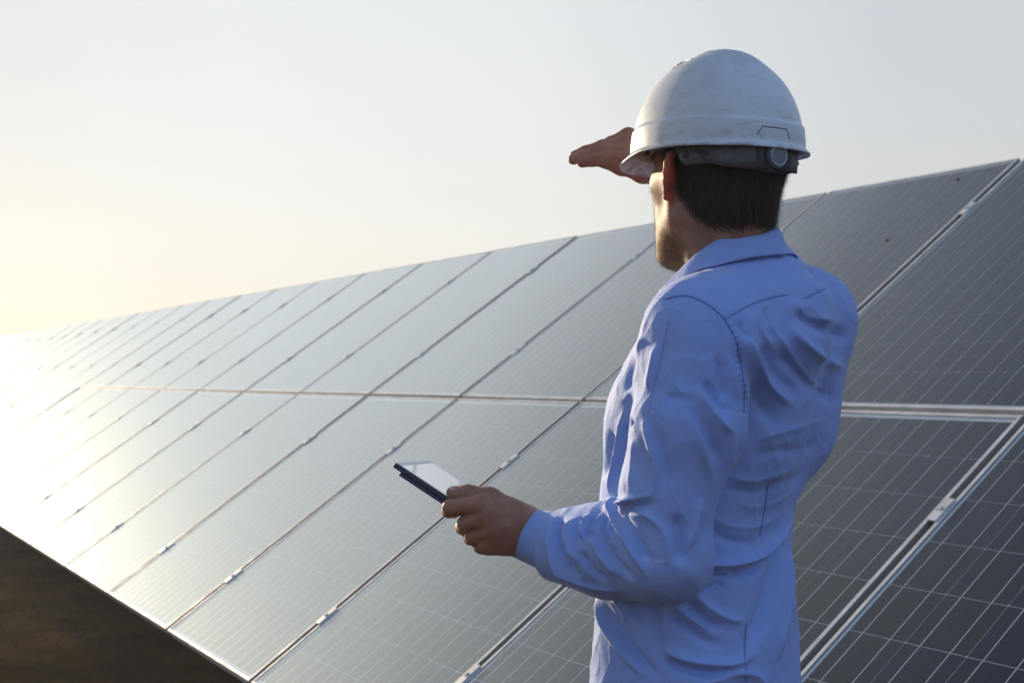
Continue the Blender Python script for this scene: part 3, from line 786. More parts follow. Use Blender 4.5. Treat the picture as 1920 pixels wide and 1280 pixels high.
FOLDS = [  # (piece, points in the photograph, half width px, height mm); T trunk, S left sleeve
 ('T', [(1393, 619), (1415, 673), (1442, 724), (1489, 763)], 11, 6.5), ('T', [(1380, 640), (1398, 700), (1425, 760), (1465, 800)], 14, -5),
 ('T', [(1420, 640), (1455, 700), (1510, 750)], 15, -4.5),
 ('T', [(1473, 607), (1501, 642), (1544, 673), (1583, 692)], 13, 7), ('T', [(1489, 580), (1532, 607), (1563, 624), (1590, 640)], 12, -8),
 ('T', [(1480, 560), (1505, 585), (1540, 600), (1580, 604)], 9, 5), ('T', [(1455, 650), (1500, 700), (1550, 740), (1575, 750)], 15, -6),
 ('T', [(1440, 600), (1470, 650), (1530, 720), (1570, 735)], 9, 4),
 ('T', [(1405, 580), (1425, 620), (1450, 660)], 6, 3), ('T', [(1432, 572), (1440, 610), (1452, 640)], 6, -3), ('T', [(1385, 600), (1402, 640)], 6, -3),
 ('T', [(1410, 830), (1450, 812), (1500, 800), (1550, 780)], 10, 2), ('T', [(1400, 860), (1450, 846), (1510, 840), (1545, 815)], 10, -2),
 ('T', [(1361, 890), (1410, 899), (1459, 886), (1512, 860)], 9, 2.2), ('T', [(1350, 910), (1410, 922), (1465, 905), (1520, 880)], 9, -2),
 ('T', [(1370, 940), (1420, 950), (1470, 930), (1505, 905)], 8, 1.5),
 ('T', [(1315, 981), (1348, 1004), (1384, 1017), (1420, 1012)], 9, -3), ('T', [(1330, 968), (1370, 985), (1420, 985), (1465, 960)], 9, 2),
 ('T', [(1272, 1050), (1328, 1057), (1377, 1055), (1420, 1041), (1459, 1005), (1495, 955)], 8, 9), ('T', [(1280, 1070), (1328, 1076), (1380, 1076), (1425, 1062), (1462, 1030)], 9, -7),
 ('T', [(1295, 1106), (1315, 1094), (1338, 1077), (1361, 1073), (1384, 1090)], 6, 5), ('T', [(1320, 1110), (1340, 1097), (1360, 1093)], 6, -5),
 ('T', [(1295, 1108), (1328, 1139), (1364, 1159), (1400, 1165)], 8, 5), ('T', [(1285, 1122), (1318, 1158), (1360, 1180)], 8, -5),
 ('T', [(1249, 1142), (1282, 1172), (1321, 1199), (1360, 1210)], 9, -5), ('T', [(1262, 1135), (1296, 1160), (1330, 1183)], 7, 4),
 ('T', [(1236, 1212), (1279, 1234), (1328, 1243), (1377, 1241), (1425, 1218)], 8, 7), ('T', [(1240, 1228), (1280, 1252), (1330, 1262), (1380, 1258)], 8, -7),
 ('T', [(1485, 975), (1462, 1044), (1450, 1090), (1434, 1145), (1414, 1195), (1394, 1230)], 13, -9), ('T', [(1490, 1010), (1482, 1060), (1475, 1120), (1462, 1190), (1450, 1250)], 12, 6),
 ('T', [(1300, 1290), (1350, 1268), (1400, 1262), (1445, 1290)], 10, 6),
 ('T', [(1116, 1111), (1131, 1160), (1161, 1212), (1206, 1269)], 5, 6), ('T', [(1130, 1120), (1150, 1165), (1185, 1215), (1235, 1270)], 8, -6),
 ('T', [(1150, 1115), (1165, 1140), (1178, 1165)], 5, 4), ('T', [(1172, 1115), (1185, 1140), (1205, 1170)], 5, -4),
 ('T', [(1172, 760), (1163, 822), (1150, 890), (1140, 930)], 6, 5), ('T', [(1184, 780), (1174, 840), (1160, 900)], 6, -3), ('T', [(1150, 800), (1142, 850), (1132, 900)], 6, -4),
 ('T', [(1195, 650), (1182, 700), (1176, 740)], 6, -4), ('T', [(1210, 630), (1190, 680)], 6, 4),
 ('T', [(1225, 1120), (1232, 1170), (1240, 1230)], 9, -3),
 ('S', [(1302, 722), (1330, 768), (1358, 800), (1378, 812)], 9, 6), ('S', [(1318, 712), (1345, 752), (1375, 778)], 9, -5), ('S', [(1280, 738), (1312, 790), (1340, 840), (1345, 880)], 12, -5),
 ('S', [(1258, 700), (1290, 760), (1318, 830), (1325, 900)], 10, 3.5), ('S', [(1240, 745), (1275, 745), (1305, 752)], 8, -3),
 ('S', [(1360, 640), (1372, 700), (1380, 760)], 8, 4), ('S', [(1345, 660), (1352, 720), (1362, 760)], 8, -3.5),
 ('S', [(1206, 780), (1220, 830), (1230, 872), (1229, 924)], 6, 5), ('S', [(1222, 790), (1240, 840), (1247, 890), (1245, 935)], 10, -2), ('S', [(1176, 786), (1184, 800)], 7, -7),
 ('S', [(1190, 820), (1186, 870), (1180, 920)], 7, 2.5), ('S', [(1235, 640), (1222, 700), (1215, 740)], 8, 4),
 ('S', [(1229, 924), (1191, 935), (1150, 944), (1139, 958), (1160, 985), (1182, 1022), (1200, 1055), (1217, 1089)], 5.5, 6.5),
 ('S', [(1236, 940), (1200, 952), (1168, 962), (1182, 990), (1206, 1030), (1228, 1068)], 9, -5), ('S', [(1161, 946), (1206, 962), (1236, 985), (1250, 1020), (1250, 1060)], 9, 4), ('S', [(1262, 960), (1276, 1010), (1272, 1060)], 10, -4),
 ('S', [(1315, 930), (1300, 990), (1285, 1040)], 8, 4),
 ('S', [(1132, 962), (1116, 984), (1113, 1005)], 3.6, 4), ('S', [(1120, 961), (1104, 984), (1103, 1010)], 3.6, -4), ('S', [(1108, 962), (1092, 985), (1094, 1015)], 3.6, 4),
 ('S', [(1096, 965), (1078, 990), (1082, 1020)], 4, -4), ('S', [(1082, 966), (1066, 992), (1070, 1030), (1085, 1055)], 4, 4.5), ('S', [(1139, 965), (1130, 990), (1138, 1020)], 4, -4), ('S', [(1147, 975), (1145, 1000), (1160, 1030)], 4, 4),
 ('S', [(1060, 964), (1046, 992), (1050, 1028), (1068, 1062), (1090, 1085)], 5, -7), ('S', [(1046, 964), (1032, 992), (1036, 1030), (1052, 1066), (1076, 1090)], 5, 6),
 ('S', [(1104, 1000), (1126, 1040), (1160, 1082)], 6, 4), ('S', [(1118, 1000), (1150, 1045), (1190, 1090)], 7, -4.5), ('S', [(1088, 1030), (1110, 1065), (1140, 1092)], 6, -4),
 ('S', [(1035, 1040), (1058, 1075), (1100, 1097), (1170, 1108)], 3.5, 3),
]
def catmull(pl, n=6):
    pl = np.array(pl, float); q = np.vstack([2 * pl[0] - pl[1], pl, 2 * pl[-1] - pl[-2]]); o = []
    for i in range(1, len(q) - 2):
        for t_ in np.linspace(0, 1, n, endpoint=False):
            o.append(.5 * ((2 * q[i]) + (-q[i - 1] + q[i + 1]) * t_ + (2 * q[i - 1] - 5 * q[i] + 4 * q[i + 1] - q[i + 2]) * t_ ** 2 + (-q[i - 1] + 3 * q[i] - 3 * q[i + 1] + q[i + 2]) * t_ ** 3))
    o.append(pl[-1]); return np.array(o)
disp = np.zeros(len(SV))
notright = smoothstep(-.01, .02, dR - dT)
GAIN = 1.55
for piece, pl, wd, amp in FOLDS:
    pl = catmull(pl) if len(pl) > 2 else pl
    bb = np.array(pl); lo_, hi_ = bb.min(0) - wd * 4, bb.max(0) + wd * 4
    m = np.nonzero((facing > 0) & (uv[:, 0] > lo_[0]) & (uv[:, 0] < hi_[0]) & (uv[:, 1] > lo_[1]) & (uv[:, 1] < hi_[1]))[0]
    if not len(m): continue
    d_, t_ = seg_dist(uv[m], pl)
    w_ = (sleeve[m] if piece == 'S' else (1 - sleeve[m]) * notright[m]) * facing[m]
    taper = smoothstep(-.02, .25, t_) * smoothstep(1.02, .75, t_)
    r_ = d_ / wd
    prof = np.exp(-(np.sqrt(r_ * r_ + .06) - .245) * 1.45) - .03 if amp > 0 else np.exp(-r_ ** 2)
    prof = np.maximum(prof, 0)
    disp[m] += amp * .001 * GAIN * prof * taper * w_
# broad softness and small creases everywhere
def vnoise(p, s_, seed):
    g = np.random.default_rng(seed); o = np.zeros(len(p))
    for _ in range(7):
        k_ = g.normal(0, 1, 3); k_ /= np.linalg.norm(k_); o += np.sin((p @ k_) * s_ * g.uniform(.6, 1.7) + g.uniform(0, 6.28) + 1.2 * np.sin((p @ np.roll(k_, 1)) * s_ * .7))
    return o / 7
an = SV * [1, 1, .8]
disp += .0018 * vnoise(an, 34, 1) + .0009 * vnoise(an, 85, 2) + .0004 * vnoise(an, 190, 3)
rdg = 1 - np.abs(vnoise(an * [1, 1, .7], 52, 21)) * 2.6; rdg2 = 1 - np.abs(vnoise(an, 95, 22)) * 2.6
disp += .0016 * np.clip(rdg, 0, 1) ** 3 + .0007 * np.clip(rdg2, 0, 1) ** 3
# seams: armhole, yoke, back darts, side
def seam(pl, piece, amp=-1.2, wd=1.6, dash=0):
    pl = catmull(pl); m = np.nonzero(facing > 0)[0]; d_, t_ = seg_dist(uv[m], pl)
    disp[m] += amp * .001 * np.exp(-(d_ / wd) ** 2) * facing[m] * (1 if piece == 'A' else ((1 - sleeve[m])))
    if dash:   # puckers across the seam
        m2 = d_ < 16; disp[m[m2]] += .0009 * np.sin(t_[m2] * dash) * np.exp(-(d_[m2] / 9) ** 2) * facing[m[m2]]
SEAM_ARM = [(1247, 562), (1268, 556), (1294, 556), (1329, 573), (1358, 600), (1380, 642), (1388, 673), (1394, 730), (1394, 775)]
seam(SEAM_ARM, 'A', -2.0, 2.4, 170)
seam([(1358, 600), (1400, 575), (1440, 560), (1475, 553)], 'A', -1.6, 2.2, 60)
seam([(1509, 560), (1540, 545), (1572, 533)], 'A', -1.6, 2.2, 30)
seam([(1440, 905), (1430, 960), (1422, 1010)], 'T', -1.0, 1.8)
seam([(1236, 1130), (1234, 1200), (1240, 1280)], 'T', -1.0, 1.8)
seam([(1398, 1165), (1396, 1220), (1400, 1280)], 'T', -1.0, 1.8)
SV2 = SV + SN * disp[:, None]
# open the neck: drop the faces round the collar stand
NCK = NB + UP * .052 - TF * 0
keep = np.ones(len(SQ), bool)
fc = SV2[SQ].mean(1)
rel = fc - NK; keep &= ~((rel[:, 2] > .048) & (np.linalg.norm(rel[:, :2], axis=1) < .085))
keep &= fc[:, 2] > .818
wr_ax = (WR - ER) / np.linalg.norm(WR - ER); keep &= ((fc - ER) @ wr_ax < np.linalg.norm(WR - ER) * .78 + .035) | (np.linalg.norm(fc - WR, axis=1) > .13)
axf = P(981, 1000, 1.704) - P(1062, 1024, 1.655); axf /= np.linalg.norm(axf)
CE2 = P(1046, 1020, 1.667); keep &= ~(((fc - CE2) @ axf > 0) & (np.linalg.norm(fc - CE2, axis=1) < .10))
SQ2 = SQ[keep]
m_shirt = mat("blue_cotton", (.30, .42, .80), .75, 0, .25)
nn, ll, b = nodes(m_shirt)
tcn = nn.new('ShaderNodeTexCoord')
wv = nn.new('ShaderNodeTexWave'); wv.bands_direction = 'Z'; wv.inputs['Scale'].default_value = 260; wv.inputs['Distortion'].default_value = .4; wv.inputs['Detail'].default_value = 1
ll.new(tcn.outputs['Object'], wv.inputs['Vector'])
t = noise(nn, ll, 5, 5, .6)
r = ramp(nn, ll, t.outputs[0], [(.3, (.220, .335, .68)), (.7, (.270, .385, .73))])
mxs = nn.new('ShaderNodeMix'); mxs.data_type = 'RGBA'; mxs.inputs['B'].default_value = (.38, .50, .84, 1); ll.new(r.outputs[0], mxs.inputs['A'])
ms = nn.new('ShaderNodeMath'); ms.operation = 'MULTIPLY'; ms.inputs[1].default_value = .35; ll.new(wv.outputs[0], ms.inputs[0]); ll.new(ms.outputs[0], mxs.inputs['Factor'])
ll.new(mxs.outputs['Result'], b.inputs['Base Color'])
b.inputs['Sheen Weight'].default_value = .22; b.inputs['Sheen Roughness'].default_value = .4
tb = noise(nn, ll, 700, 3, .6); tb2 = noise(nn, ll, 55, 5, .6)
bp1 = nn.new('ShaderNodeBump'); bp1.inputs['Strength'].default_value = .5; bp1.inputs['Distance'].default_value = .0035; ll.new(tb2.outputs[0], bp1.inputs['Height'])
bp2 = nn.new('ShaderNodeBump'); bp2.inputs['Strength'].default_value = .5; bp2.inputs['Distance'].default_value = .0004; ll.new(tb.outputs[0], bp2.inputs['Height']); ll.new(bp1.outputs[0], bp2.inputs['Normal'])
ll.new(bp2.outputs[0], b.inputs['Normal'])
# thin cotton lets a little light through
trl = nn.new('ShaderNodeBsdfTranslucent'); trl.inputs[0].default_value = (.62, .55, .70, 1)
mxt = nn.new('ShaderNodeMixShader'); mxt.inputs[0].default_value = .045
o_ = [n for n in nn if n.type == 'OUTPUT_MATERIAL'][0]
ll.new(b.outputs[0], mxt.inputs[1]); ll.new(trl.outputs[0], mxt.inputs[2]); ll.new(mxt.outputs[0], o_.inputs['Surface'])
# drop unused vertices
used, inv = np.unique(SQ2, return_inverse=True)
me_shirt = np_mesh("shirt", SV2[used], inv.reshape(SQ2.shape), [m_shirt])
shirt_o = link("shirt", me_shirt, person)
me_shirt_v = SV2[used]; me_shirt_q = inv.reshape(SQ2.shape)

# ------------------------------------------------------------------ collar, cuff, buttons
def grid_mesh(name, G, mats, close_u=False, thick=None, smooth=True):
    """mesh of a grid of points G[v, u]; thick = solidify toward the inside"""
    nv, nu = G.shape[:2]
    V_ = G.reshape(-1, 3); F_ = []
    for v in range(nv - 1):
        for u in range(nu if close_u else nu - 1):
            u2 = (u + 1) % nu; F_.append((v * nu + u, v * nu + u2, (v + 1) * nu + u2, (v + 1) * nu + u))
    me_ = np_mesh(name, V_, np.array(F_), mats, smooth)
    if thick:
        bm = bmesh.new(); bm.from_mesh(me_)
        bmesh.ops.recalc_face_normals(bm, faces=bm.faces[:])
        bmesh.ops.solidify(bm, geom=bm.faces[:], thickness=thick)
        bm.to_mesh(me_); bm.free()
        if smooth: me_.polygons.foreach_set('use_smooth', [True] * len(me_.polygons))
    return me_
def interp_pts(tab, th):
    tab = np.array(tab, float); return [np.interp(th, tab[:, 0], tab[:, i]) for i in range(1, tab.shape[1])]
CL, CF = frame(math.radians(46))
CC = np.array([0, 0, 0.]) + P(1362, 470, 1.685)
# angle from the back (0) over his left side (90) to the front (165): radius of the fold, its height, fall length, flare of the fall
COLL = [(-134, .084, -.060, .028, .012), (-118, .074, -.042, .036, .014), (-80, .066, -.008, .042, .016), (-40, .066, .020, .040, .014), (0, .068, .027, .038, .012), (40, .067, .020, .038, .012),
        (60, .067, .009, .036, .012), (80, .067, -.003, .036, .014), (100, .069, -.020, .037, .014), (118, .077, -.041, .034, .013), (136, .090, -.060, .030, .010)]
ths = np.linspace(-132, 134, 110)
def cpoint(th, r_, z_): 
    a = np.radians(th); return CC + (-CF * 1.02 * np.cos(a)[..., None] + CL * .97 * np.sin(a)[..., None]) * r_[..., None] + UP * z_[..., None]
cr_, cz_, cf_, cfl = interp_pts(COLL, ths)
ker = np.hanning(15); ker /= ker.sum()
sm_ = lambda v: np.convolve(np.pad(v, 7, mode='edge'), ker, 'valid')
cr_, cz_, cf_, cfl = map(sm_, (cr_, cz_, cf_, cfl))
rows = []
wob = .0012 * np.sin(np.radians(ths) * 5.3) + .0010 * np.sin(np.radians(ths) * 11 + 1)
for t_ in np.linspace(0, 1, 7):                       # the stand, inside, rising to the fold
    rows.append(cpoint(ths, cr_ - .004 * (1 - t_) - .001, cz_ - .036 * (1 - t_)))
for k_, a in enumerate(np.linspace(20, 160, 5)):       # rolled fold
    rows.append(cpoint(ths, cr_ + .0028 * (1 - math.cos(math.radians(a))), cz_ + .0028 * math.sin(math.radians(a))))
for t_ in np.linspace(.06, 1, 10):                     # the fall
    rows.append(cpoint(ths, cr_ + .0056 + cfl * t_ ** .85 + wob * t_ * 1.5, cz_ - cf_ * t_))
rows = np.array(rows)
for _ in range(6):                                     # the fall lies on the shirt, not in it
    fl = rows[9:].reshape(-1, 3); d_ = shirt(fl); need = np.clip(.0042 - d_, 0, .004)
    ax_ = fl - CC; ax_[:, 2] = 0; ax_ /= np.linalg.norm(ax_, axis=1, keepdims=True)
    rows[9:] = (fl + (UP * .8 + ax_ * .6) * need[:, None]).reshape(rows[9:].shape)
collar = link("collar", grid_mesh("collar", np.array(rows), [m_shirt], thick=.0012), person)
# stitched line along the collar's edge
def tube(name, pts_, r_, m, parent, seg=6, closed=False):
    pts_ = [np.array(p, float) for p in pts_]; G = []
    n = len(pts_); last = None
    for i, p in enumerate(pts_):
        d = pts_[(i + 1) % n if closed else min(i + 1, n - 1)] - pts_[i - 1 if (closed or i) else 0]; d /= max(np.linalg.norm(d), 1e-9)
        ref = np.array([.1, .2, 1.]) if last is None else last
        a = ref - d * (ref @ d); a /= np.linalg.norm(a); last = a; b2 = np.cross(d, a)
        G.append([p + (a * math.cos(t) + b2 * math.sin(t)) * r_ for t in np.linspace(0, 2 * math.pi, seg, endpoint=False)])
    if closed: G.append(G[0])
    return link(name, grid_mesh(name, np.array(G), [m], close_u=True), parent) if parent is not False else grid_mesh(name, np.array(G), [m], close_u=True)

m_shirt_dark = mat('blue_thread', (.16, .24, .55), .8)
# left cuff
def ring_loft(stations, seg=48, wob_=0.0, seed=0):
    """stations: centre, axis a (unit), half sizes along a and b, b given by the tangent"""
    out_ = []
    for i, (c, ra_, rb_) in enumerate(stations):
        c = np.array(c)
        t_ = np.array(stations[min(i + 1, len(stations) - 1)][0]) - np.array(stations[max(i - 1, 0)][0]); t_ /= np.linalg.norm(t_)
        a = UP - t_ * (UP @ t_); a /= np.linalg.norm(a); b2 = np.cross(t_, a)
        th_ = np.linspace(0, 2 * math.pi, seg, endpoint=False)
        w_ = 1 + wob_ * np.sin(3 * th_ + seed) 
        out_.append(c + (np.cos(th_) * ra_ * w_)[:, None] * a + (np.sin(th_) * rb_ * w_)[:, None] * b2)
    return np.array(out_)
c0, c1 = P(1062, 1024, 1.655), P(981, 1000, 1.704)
st = [(c0 + (c1 - c0) * t_, .0440 - .0105 * t_ ** .8 + (.0008 if t_ > .93 else 0), .0415 - .0095 * t_) for t_ in np.linspace(0, 1, 14)]
cuff = link("cuff", grid_mesh("cuff", ring_loft(st, wob_=.012), [m_shirt], close_u=True, thick=-.0016), person)
for t_ in (.24, .92):
    cc_ = c0 + (c1 - c0) * t_; rr_ = .0440 - .0105 * t_ ** .8 + .0010, .0415 - .0095 * t_ + .0010
    ring = ring_loft([(cc_ - (c1 - c0) * .01, *rr_), (cc_, *rr_), (cc_ + (c1 - c0) * .01, *rr_)], wob_=.012)[1]
    tube('seam', ring, .00045, m_shirt_dark, cuff, seg=5, closed=True)
m_button = mat("button", (.62, .60, .55), .3)
def button(c, n, r_=.0055):
    n = np.array(n, float); n /= np.linalg.norm(n)
    bm = bmesh.new(); bmesh.ops.create_cone(bm, cap_ends=True, segments=20, radius1=r_, radius2=r_ * .85, depth=.0022)
    me_ = bpy.data.meshes.new("button"); bm.to_mesh(me_); bm.free(); me_.materials.append(m_button)
    q = Vector(n).to_track_quat('Z', 'Y'); me_.transform(Matrix.Translation(Vector(c)) @ q.to_matrix().to_4x4()); link("button", me_, person)
button(P(1036, 1066, 1.672) , (-.25, -.3, -1)); button(P(1046, 1079, 1.668), (-.25, -.3, -1))
# placket with buttons down the front
FRONT = lambda z, off=0.: None
for z_ in (1.44, 1.34, 1.24, 1.14, 1.04, .94):
    row = np.array(TORSO); cx_, cy_, D_ = (np.interp(z_, row[:, 0], row[:, i]) for i in (1, 2, 4))
    button(np.array([cx_, cy_, z_]) + TF * (D_ + .004), TF)

# ------------------------------------------------------------------ trousers, belt, shoes
tr_ = SDF()
tr_.stack([(.76, .259, 1.736, .150, .104), (.84, .259, 1.737, .150, .104), (.90, .258, 1.738, .150, .104)], TYAW, k=.04)
for s_ in (1, -1):
    hip = np.array([.256, 1.735, .86]) + TL * .085 * s_; kn = np.array([.256, 1.735, .50]) + TL * .100 * s_ + TF * .02; an = np.array([.256, 1.735, .085]) + TL * .115 * s_ - TF * .015
    tr_.cap(hip - UP * .06, kn, .088, .074, k=.03); tr_.cap(kn, an, .074, .062, k=.03)
TV, TQ = mesh_sdf(tr_, (-.05, 1.45, .02), (.56, 2.05, 1.0), .007, steps=1)
TN = vnormals(TV, TQ); TV = TV + TN * (.004 * vnoise(TV * [1, 1, .6], 40, 9) + .002 * vnoise(TV, 90, 8))[:, None]
m_trouser = mat("dark_trousers", (.022, .026, .040), .85); link("trousers", np_mesh("trousers", TV, TQ, [m_trouser]), person)
m_shoe = mat("brown_leather", (.06, .03, .018), .45); m_sole = mat("rubber_sole", (.02, .02, .02), .7)
for s_ in (1, -1):
    f0 = np.array([.256, 1.735, 0]) + TL * .115 * s_ - TF * .015
    sh = SDF(); sh.cap(f0 - TF * .045 + UP * .048, f0 + TF * .06 + UP * .046, .040, .042, k=.03); sh.cap(f0 + TF * .06 + UP * .044, f0 + TF * .165 + UP * .036, .042, .034, k=.03); sh.cap(f0 + UP * .05, f0 + UP * .10, .043, .043, k=.03)
    sv, sq = mesh_sdf(sh, (-.15, 1.4, -.03), (.62, 2.15, .17), .006, steps=1); sv[:, 2] = np.maximum(sv[:, 2], .018)
    so = link("shoe", np_mesh("shoe", sv, sq, [m_shoe]), person)
    g2 = [f0 + TF * (.06 + .155 * math.cos(a)) + TL * .048 * math.sin(a) * (1 + .12 * math.cos(a)) for a in np.linspace(0, 2 * math.pi, 32, endpoint=False)]
    G = np.array([[p + UP * h_ for p in g2] for h_ in (-.006, .018, .0185)]); G[2] = G[2] * .5 + np.array(g2).mean(0) * .5
    link("sole", grid_mesh("sole", G, [m_sole], close_u=True), so)

# ------------------------------------------------------------------ hard hat
m_hat = mat("white_hat_plastic", (.66, .68, .69), .36, 0, .5)
nn, ll, b = nodes(m_hat)
t = noise(nn, ll, 6, 9, .7); r = ramp(nn, ll, t.outputs[0], [(.30, (.46, .48, .49)), (.48, (.58, .61, .63)), (.75, (.63, .66, .68))])
ts = noise(nn, ll, 26, 8, .75, vec_scale=(1, 1, 3.5)); rs_ = ramp(nn, ll, ts.outputs[0], [(.55, (0,) * 3), (.66, (.6,) * 3)])
mxh = nn.new('ShaderNodeMix'); mxh.data_type = 'RGBA'; mxh.inputs['B'].default_value = (.40, .39, .36, 1); ll.new(rs_.outputs[0], mxh.inputs['Factor']); ll.new(r.outputs[0], mxh.inputs['A'])
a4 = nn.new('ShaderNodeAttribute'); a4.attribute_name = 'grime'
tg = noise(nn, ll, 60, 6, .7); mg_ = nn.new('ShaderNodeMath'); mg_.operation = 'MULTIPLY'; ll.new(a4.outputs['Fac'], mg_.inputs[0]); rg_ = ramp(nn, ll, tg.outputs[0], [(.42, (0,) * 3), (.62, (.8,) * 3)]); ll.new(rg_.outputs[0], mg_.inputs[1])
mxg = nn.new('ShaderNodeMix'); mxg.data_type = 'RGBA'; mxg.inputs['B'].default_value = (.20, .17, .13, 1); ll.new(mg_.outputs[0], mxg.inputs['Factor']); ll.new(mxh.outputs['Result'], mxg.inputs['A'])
ll.new(mxg.outputs['Result'], b.inputs['Base Color'])
rr_ = ramp(nn, ll, ts.outputs[0], [(.3, (.30,) * 3), (.7, (.52,) * 3)]); ll.new(rr_.outputs[0], b.inputs['Roughness'])
b.inputs['Subsurface Weight'].default_value = .05
b.inputs['Coat Weight'].default_value = .15; b.inputs['Coat Roughness'].default_value = .25
tbm = noise(nn, ll, 30, 4, .5); bump(nn, ll, b, tbm.outputs[0], .12, .002)
m_strap = mat("grey_strap_plastic", (.085, .088, .095), .5)
nn, ll, b = nodes(m_strap); t = noise(nn, ll, 60, 5); r = ramp(nn, ll, t.outputs[0], [(.35, (.065, .067, .072)), (.7, (.115, .118, .125))]); ll.new(r.outputs[0], b.inputs['Base Color'])
m_black = mat("black_rubber_and_shade", (.014, .014, .015), .5)
RIMZ = .017
def Hh(x, y, z): return HC + np.multiply.outer(x, HL) + np.multiply.outer(y, HFp) + np.multiply.outer(z, HU)
hat = bpy.data.objects.new("hard_hat", None); COL.objects.link(hat); hat.location = HC
tag(hat, "scuffed white hard hat with a grey ratchet band on the man's head", "hard hat")
def hlink(name, me_, parent=None):
    if parent is None or parent is hat: me_.transform(Matrix.Translation(-Vector(HC)))
    else: me_.transform(Matrix.Translation(-Vector(HC)))
    return link(name, me_, parent or hat)
nth, nt = 200, 110
th_ = np.linspace(0, 2 * math.pi, nth, endpoint=False)      # 0 = front, 90 = left
def shell_r(th, t):
    """plan radii at height parameter t (0 rim, 1 crown)"""
    cf, sf = np.cos(th), np.sin(th)
    fwd, bck, sd = .120, .121, .1035
    ry = np.where(cf > 0, fwd, bck)
    e = 2.25
    base = 1 / ((np.abs(sf) / sd) ** e + (np.abs(cf) / ry) ** e) ** (1 / e)
    return base
def shell_pt(th, s_):
    """s_: 0 rim of the dome .. 1 crown, along an arc"""
    a = s_ * math.pi / 2
    q = 2.12
    cr1 = np.cos(a) ** (2 / q); zz = np.sin(a) ** (2 / q)
    r_ = shell_r(th, s_) * cr1; z_ = RIMZ + .134 * zz
    x_ = r_ * np.sin(th); y_ = r_ * np.cos(th)
    # centre ridge from front to back, wider at the front
    ridge = np.exp(-(np.abs(x_) / .024) ** 3.2) * smoothstep(RIMZ + .045, RIMZ + .10, z_) * (.0050 + .0012 * (y_ > 0))
    ridge = ridge * smoothstep(-.125, -.05, y_ - .0)
    z_ = z_ + ridge
    # lower band stands a little proud, with a soft step above it
    step = (1 - smoothstep(.030, .034, z_ - RIMZ + .0025 * np.cos(th * 2))) * .0024
    k_ = 1 + step / np.maximum(r_, .02)
    return x_ * k_, y_ * k_, z_
ss = np.concatenate([np.linspace(0, .12, 10), np.linspace(.13, .30, 26), np.linspace(.31, 1, 70)])
X, Y, Z = [], [], []
# brim first, from its edge inwards
cf = np.cos(th_)
lip = .0058 + .013 * smoothstep(.30, .98, cf) ** 1.1 + .000 * smoothstep(.2, 1, -cf)
drop = .013 * smoothstep(.1, 1, cf) + .0020 + .004 * smoothstep(.3, 1, -cf)
bx, by, bz = shell_pt(th_, 0 * th_)
rb0 = np.hypot(bx, by)
def brim_row(f_, dz=0., un=0.):
    r_ = rb0 + lip * f_; d_ = drop * f_ ** 1.5
    return r_ * np.sin(th_) , r_ * np.cos(th_), RIMZ - d_ + dz
R_ = []
T_ = .0026
for f_ in (0.02, .5, .93): R_.append(brim_row(f_, -T_))
R_.append(brim_row(1.0, -T_ * .8)); R_.append(brim_row(1.03, -T_ * .1)); R_.append(brim_row(1.02, T_ * .5)); 
for f_ in (.97, .8, .6, .4, .2, .08): R_.append(brim_row(f_, .0008 * (1 - f_)))
for s_ in ss[1:]: R_.append(shell_pt(th_, np.full(nth, s_)))
G = np.array([Hh(*r_) for r_ in R_])
# inner skin
Ri = []
for s_ in np.linspace(.98, 0, 30):
    x_, y_, z_ = shell_pt(th_, np.full(nth, s_)); r_ = np.hypot(x_, y_); k_ = np.maximum(r_ - .0028, 0) / np.maximum(r_, 1e-4); Ri.append((x_ * k_, y_ * k_, z_ - .0028 * s_))
Gi = np.array([Hh(*r_) for r_ in Ri])
Gall = np.concatenate([G, Gi, G[:1]])
me_h = grid_mesh("shell", Gall, [m_hat], close_u=True)
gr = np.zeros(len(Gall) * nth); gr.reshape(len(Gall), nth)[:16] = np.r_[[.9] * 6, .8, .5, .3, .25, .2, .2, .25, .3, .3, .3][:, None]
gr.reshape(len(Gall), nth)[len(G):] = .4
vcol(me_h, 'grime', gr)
shell = hlink("shell", me_h)
# the raised moulding on the back left of the rim, and the vents high at the front
def on_shell(th_deg, s_, lift=0.):
    th0 = np.radians(np.atleast_1d(th_deg).astype(float)); s0 = np.atleast_1d(s_).astype(float)
    p = Hh(*shell_pt(th0, s0)); e = 1e-3
    p1 = Hh(*shell_pt(th0 + e, s0)); p2 = Hh(*shell_pt(th0, np.clip(s0 + e, 0, 1)))
    n = np.cross(p1 - p, p2 - p); n /= np.linalg.norm(n, axis=1, keepdims=True)
    n *= np.sign((n * (p - HC)).sum(1))[:, None]
    return p + n * lift, n
m_groove = mat("dark_groove", (.16, .155, .15), .8)  # dark tone stands for the shade inside the vent slots; outline shares it
def hat_line(name, pts_, r_, m, lift=0., n=10):
    q = catmull(pts_, n) if len(pts_) > 2 else np.array([np.array(pts_[0]) * (1 - t) + np.array(pts_[1]) * t for t in np.linspace(0, 1, n)])
    p, _ = on_shell(q[:, 0], q[:, 1], lift); me_ = tube(name, p, r_, m, False); return hlink(name, me_, shell)
def hat_poly(name, pts_, r_, m, lift=0.):
    q = []
    for i in range(len(pts_) - 1):
        for t in np.linspace(0, 1, 6, endpoint=False): q.append(np.array(pts_[i]) * (1 - t) + np.array(pts_[i + 1]) * t)
    q.append(pts_[-1]); q = np.array(q, float); p, _ = on_shell(q[:, 0], q[:, 1], lift); return hlink(name, tube(name, p, r_, m, False), shell)
hat_poly("moulded_outline", [(166, .030), (169.5, .078), (188, .078), (190, .025)], .0008, m_groove)
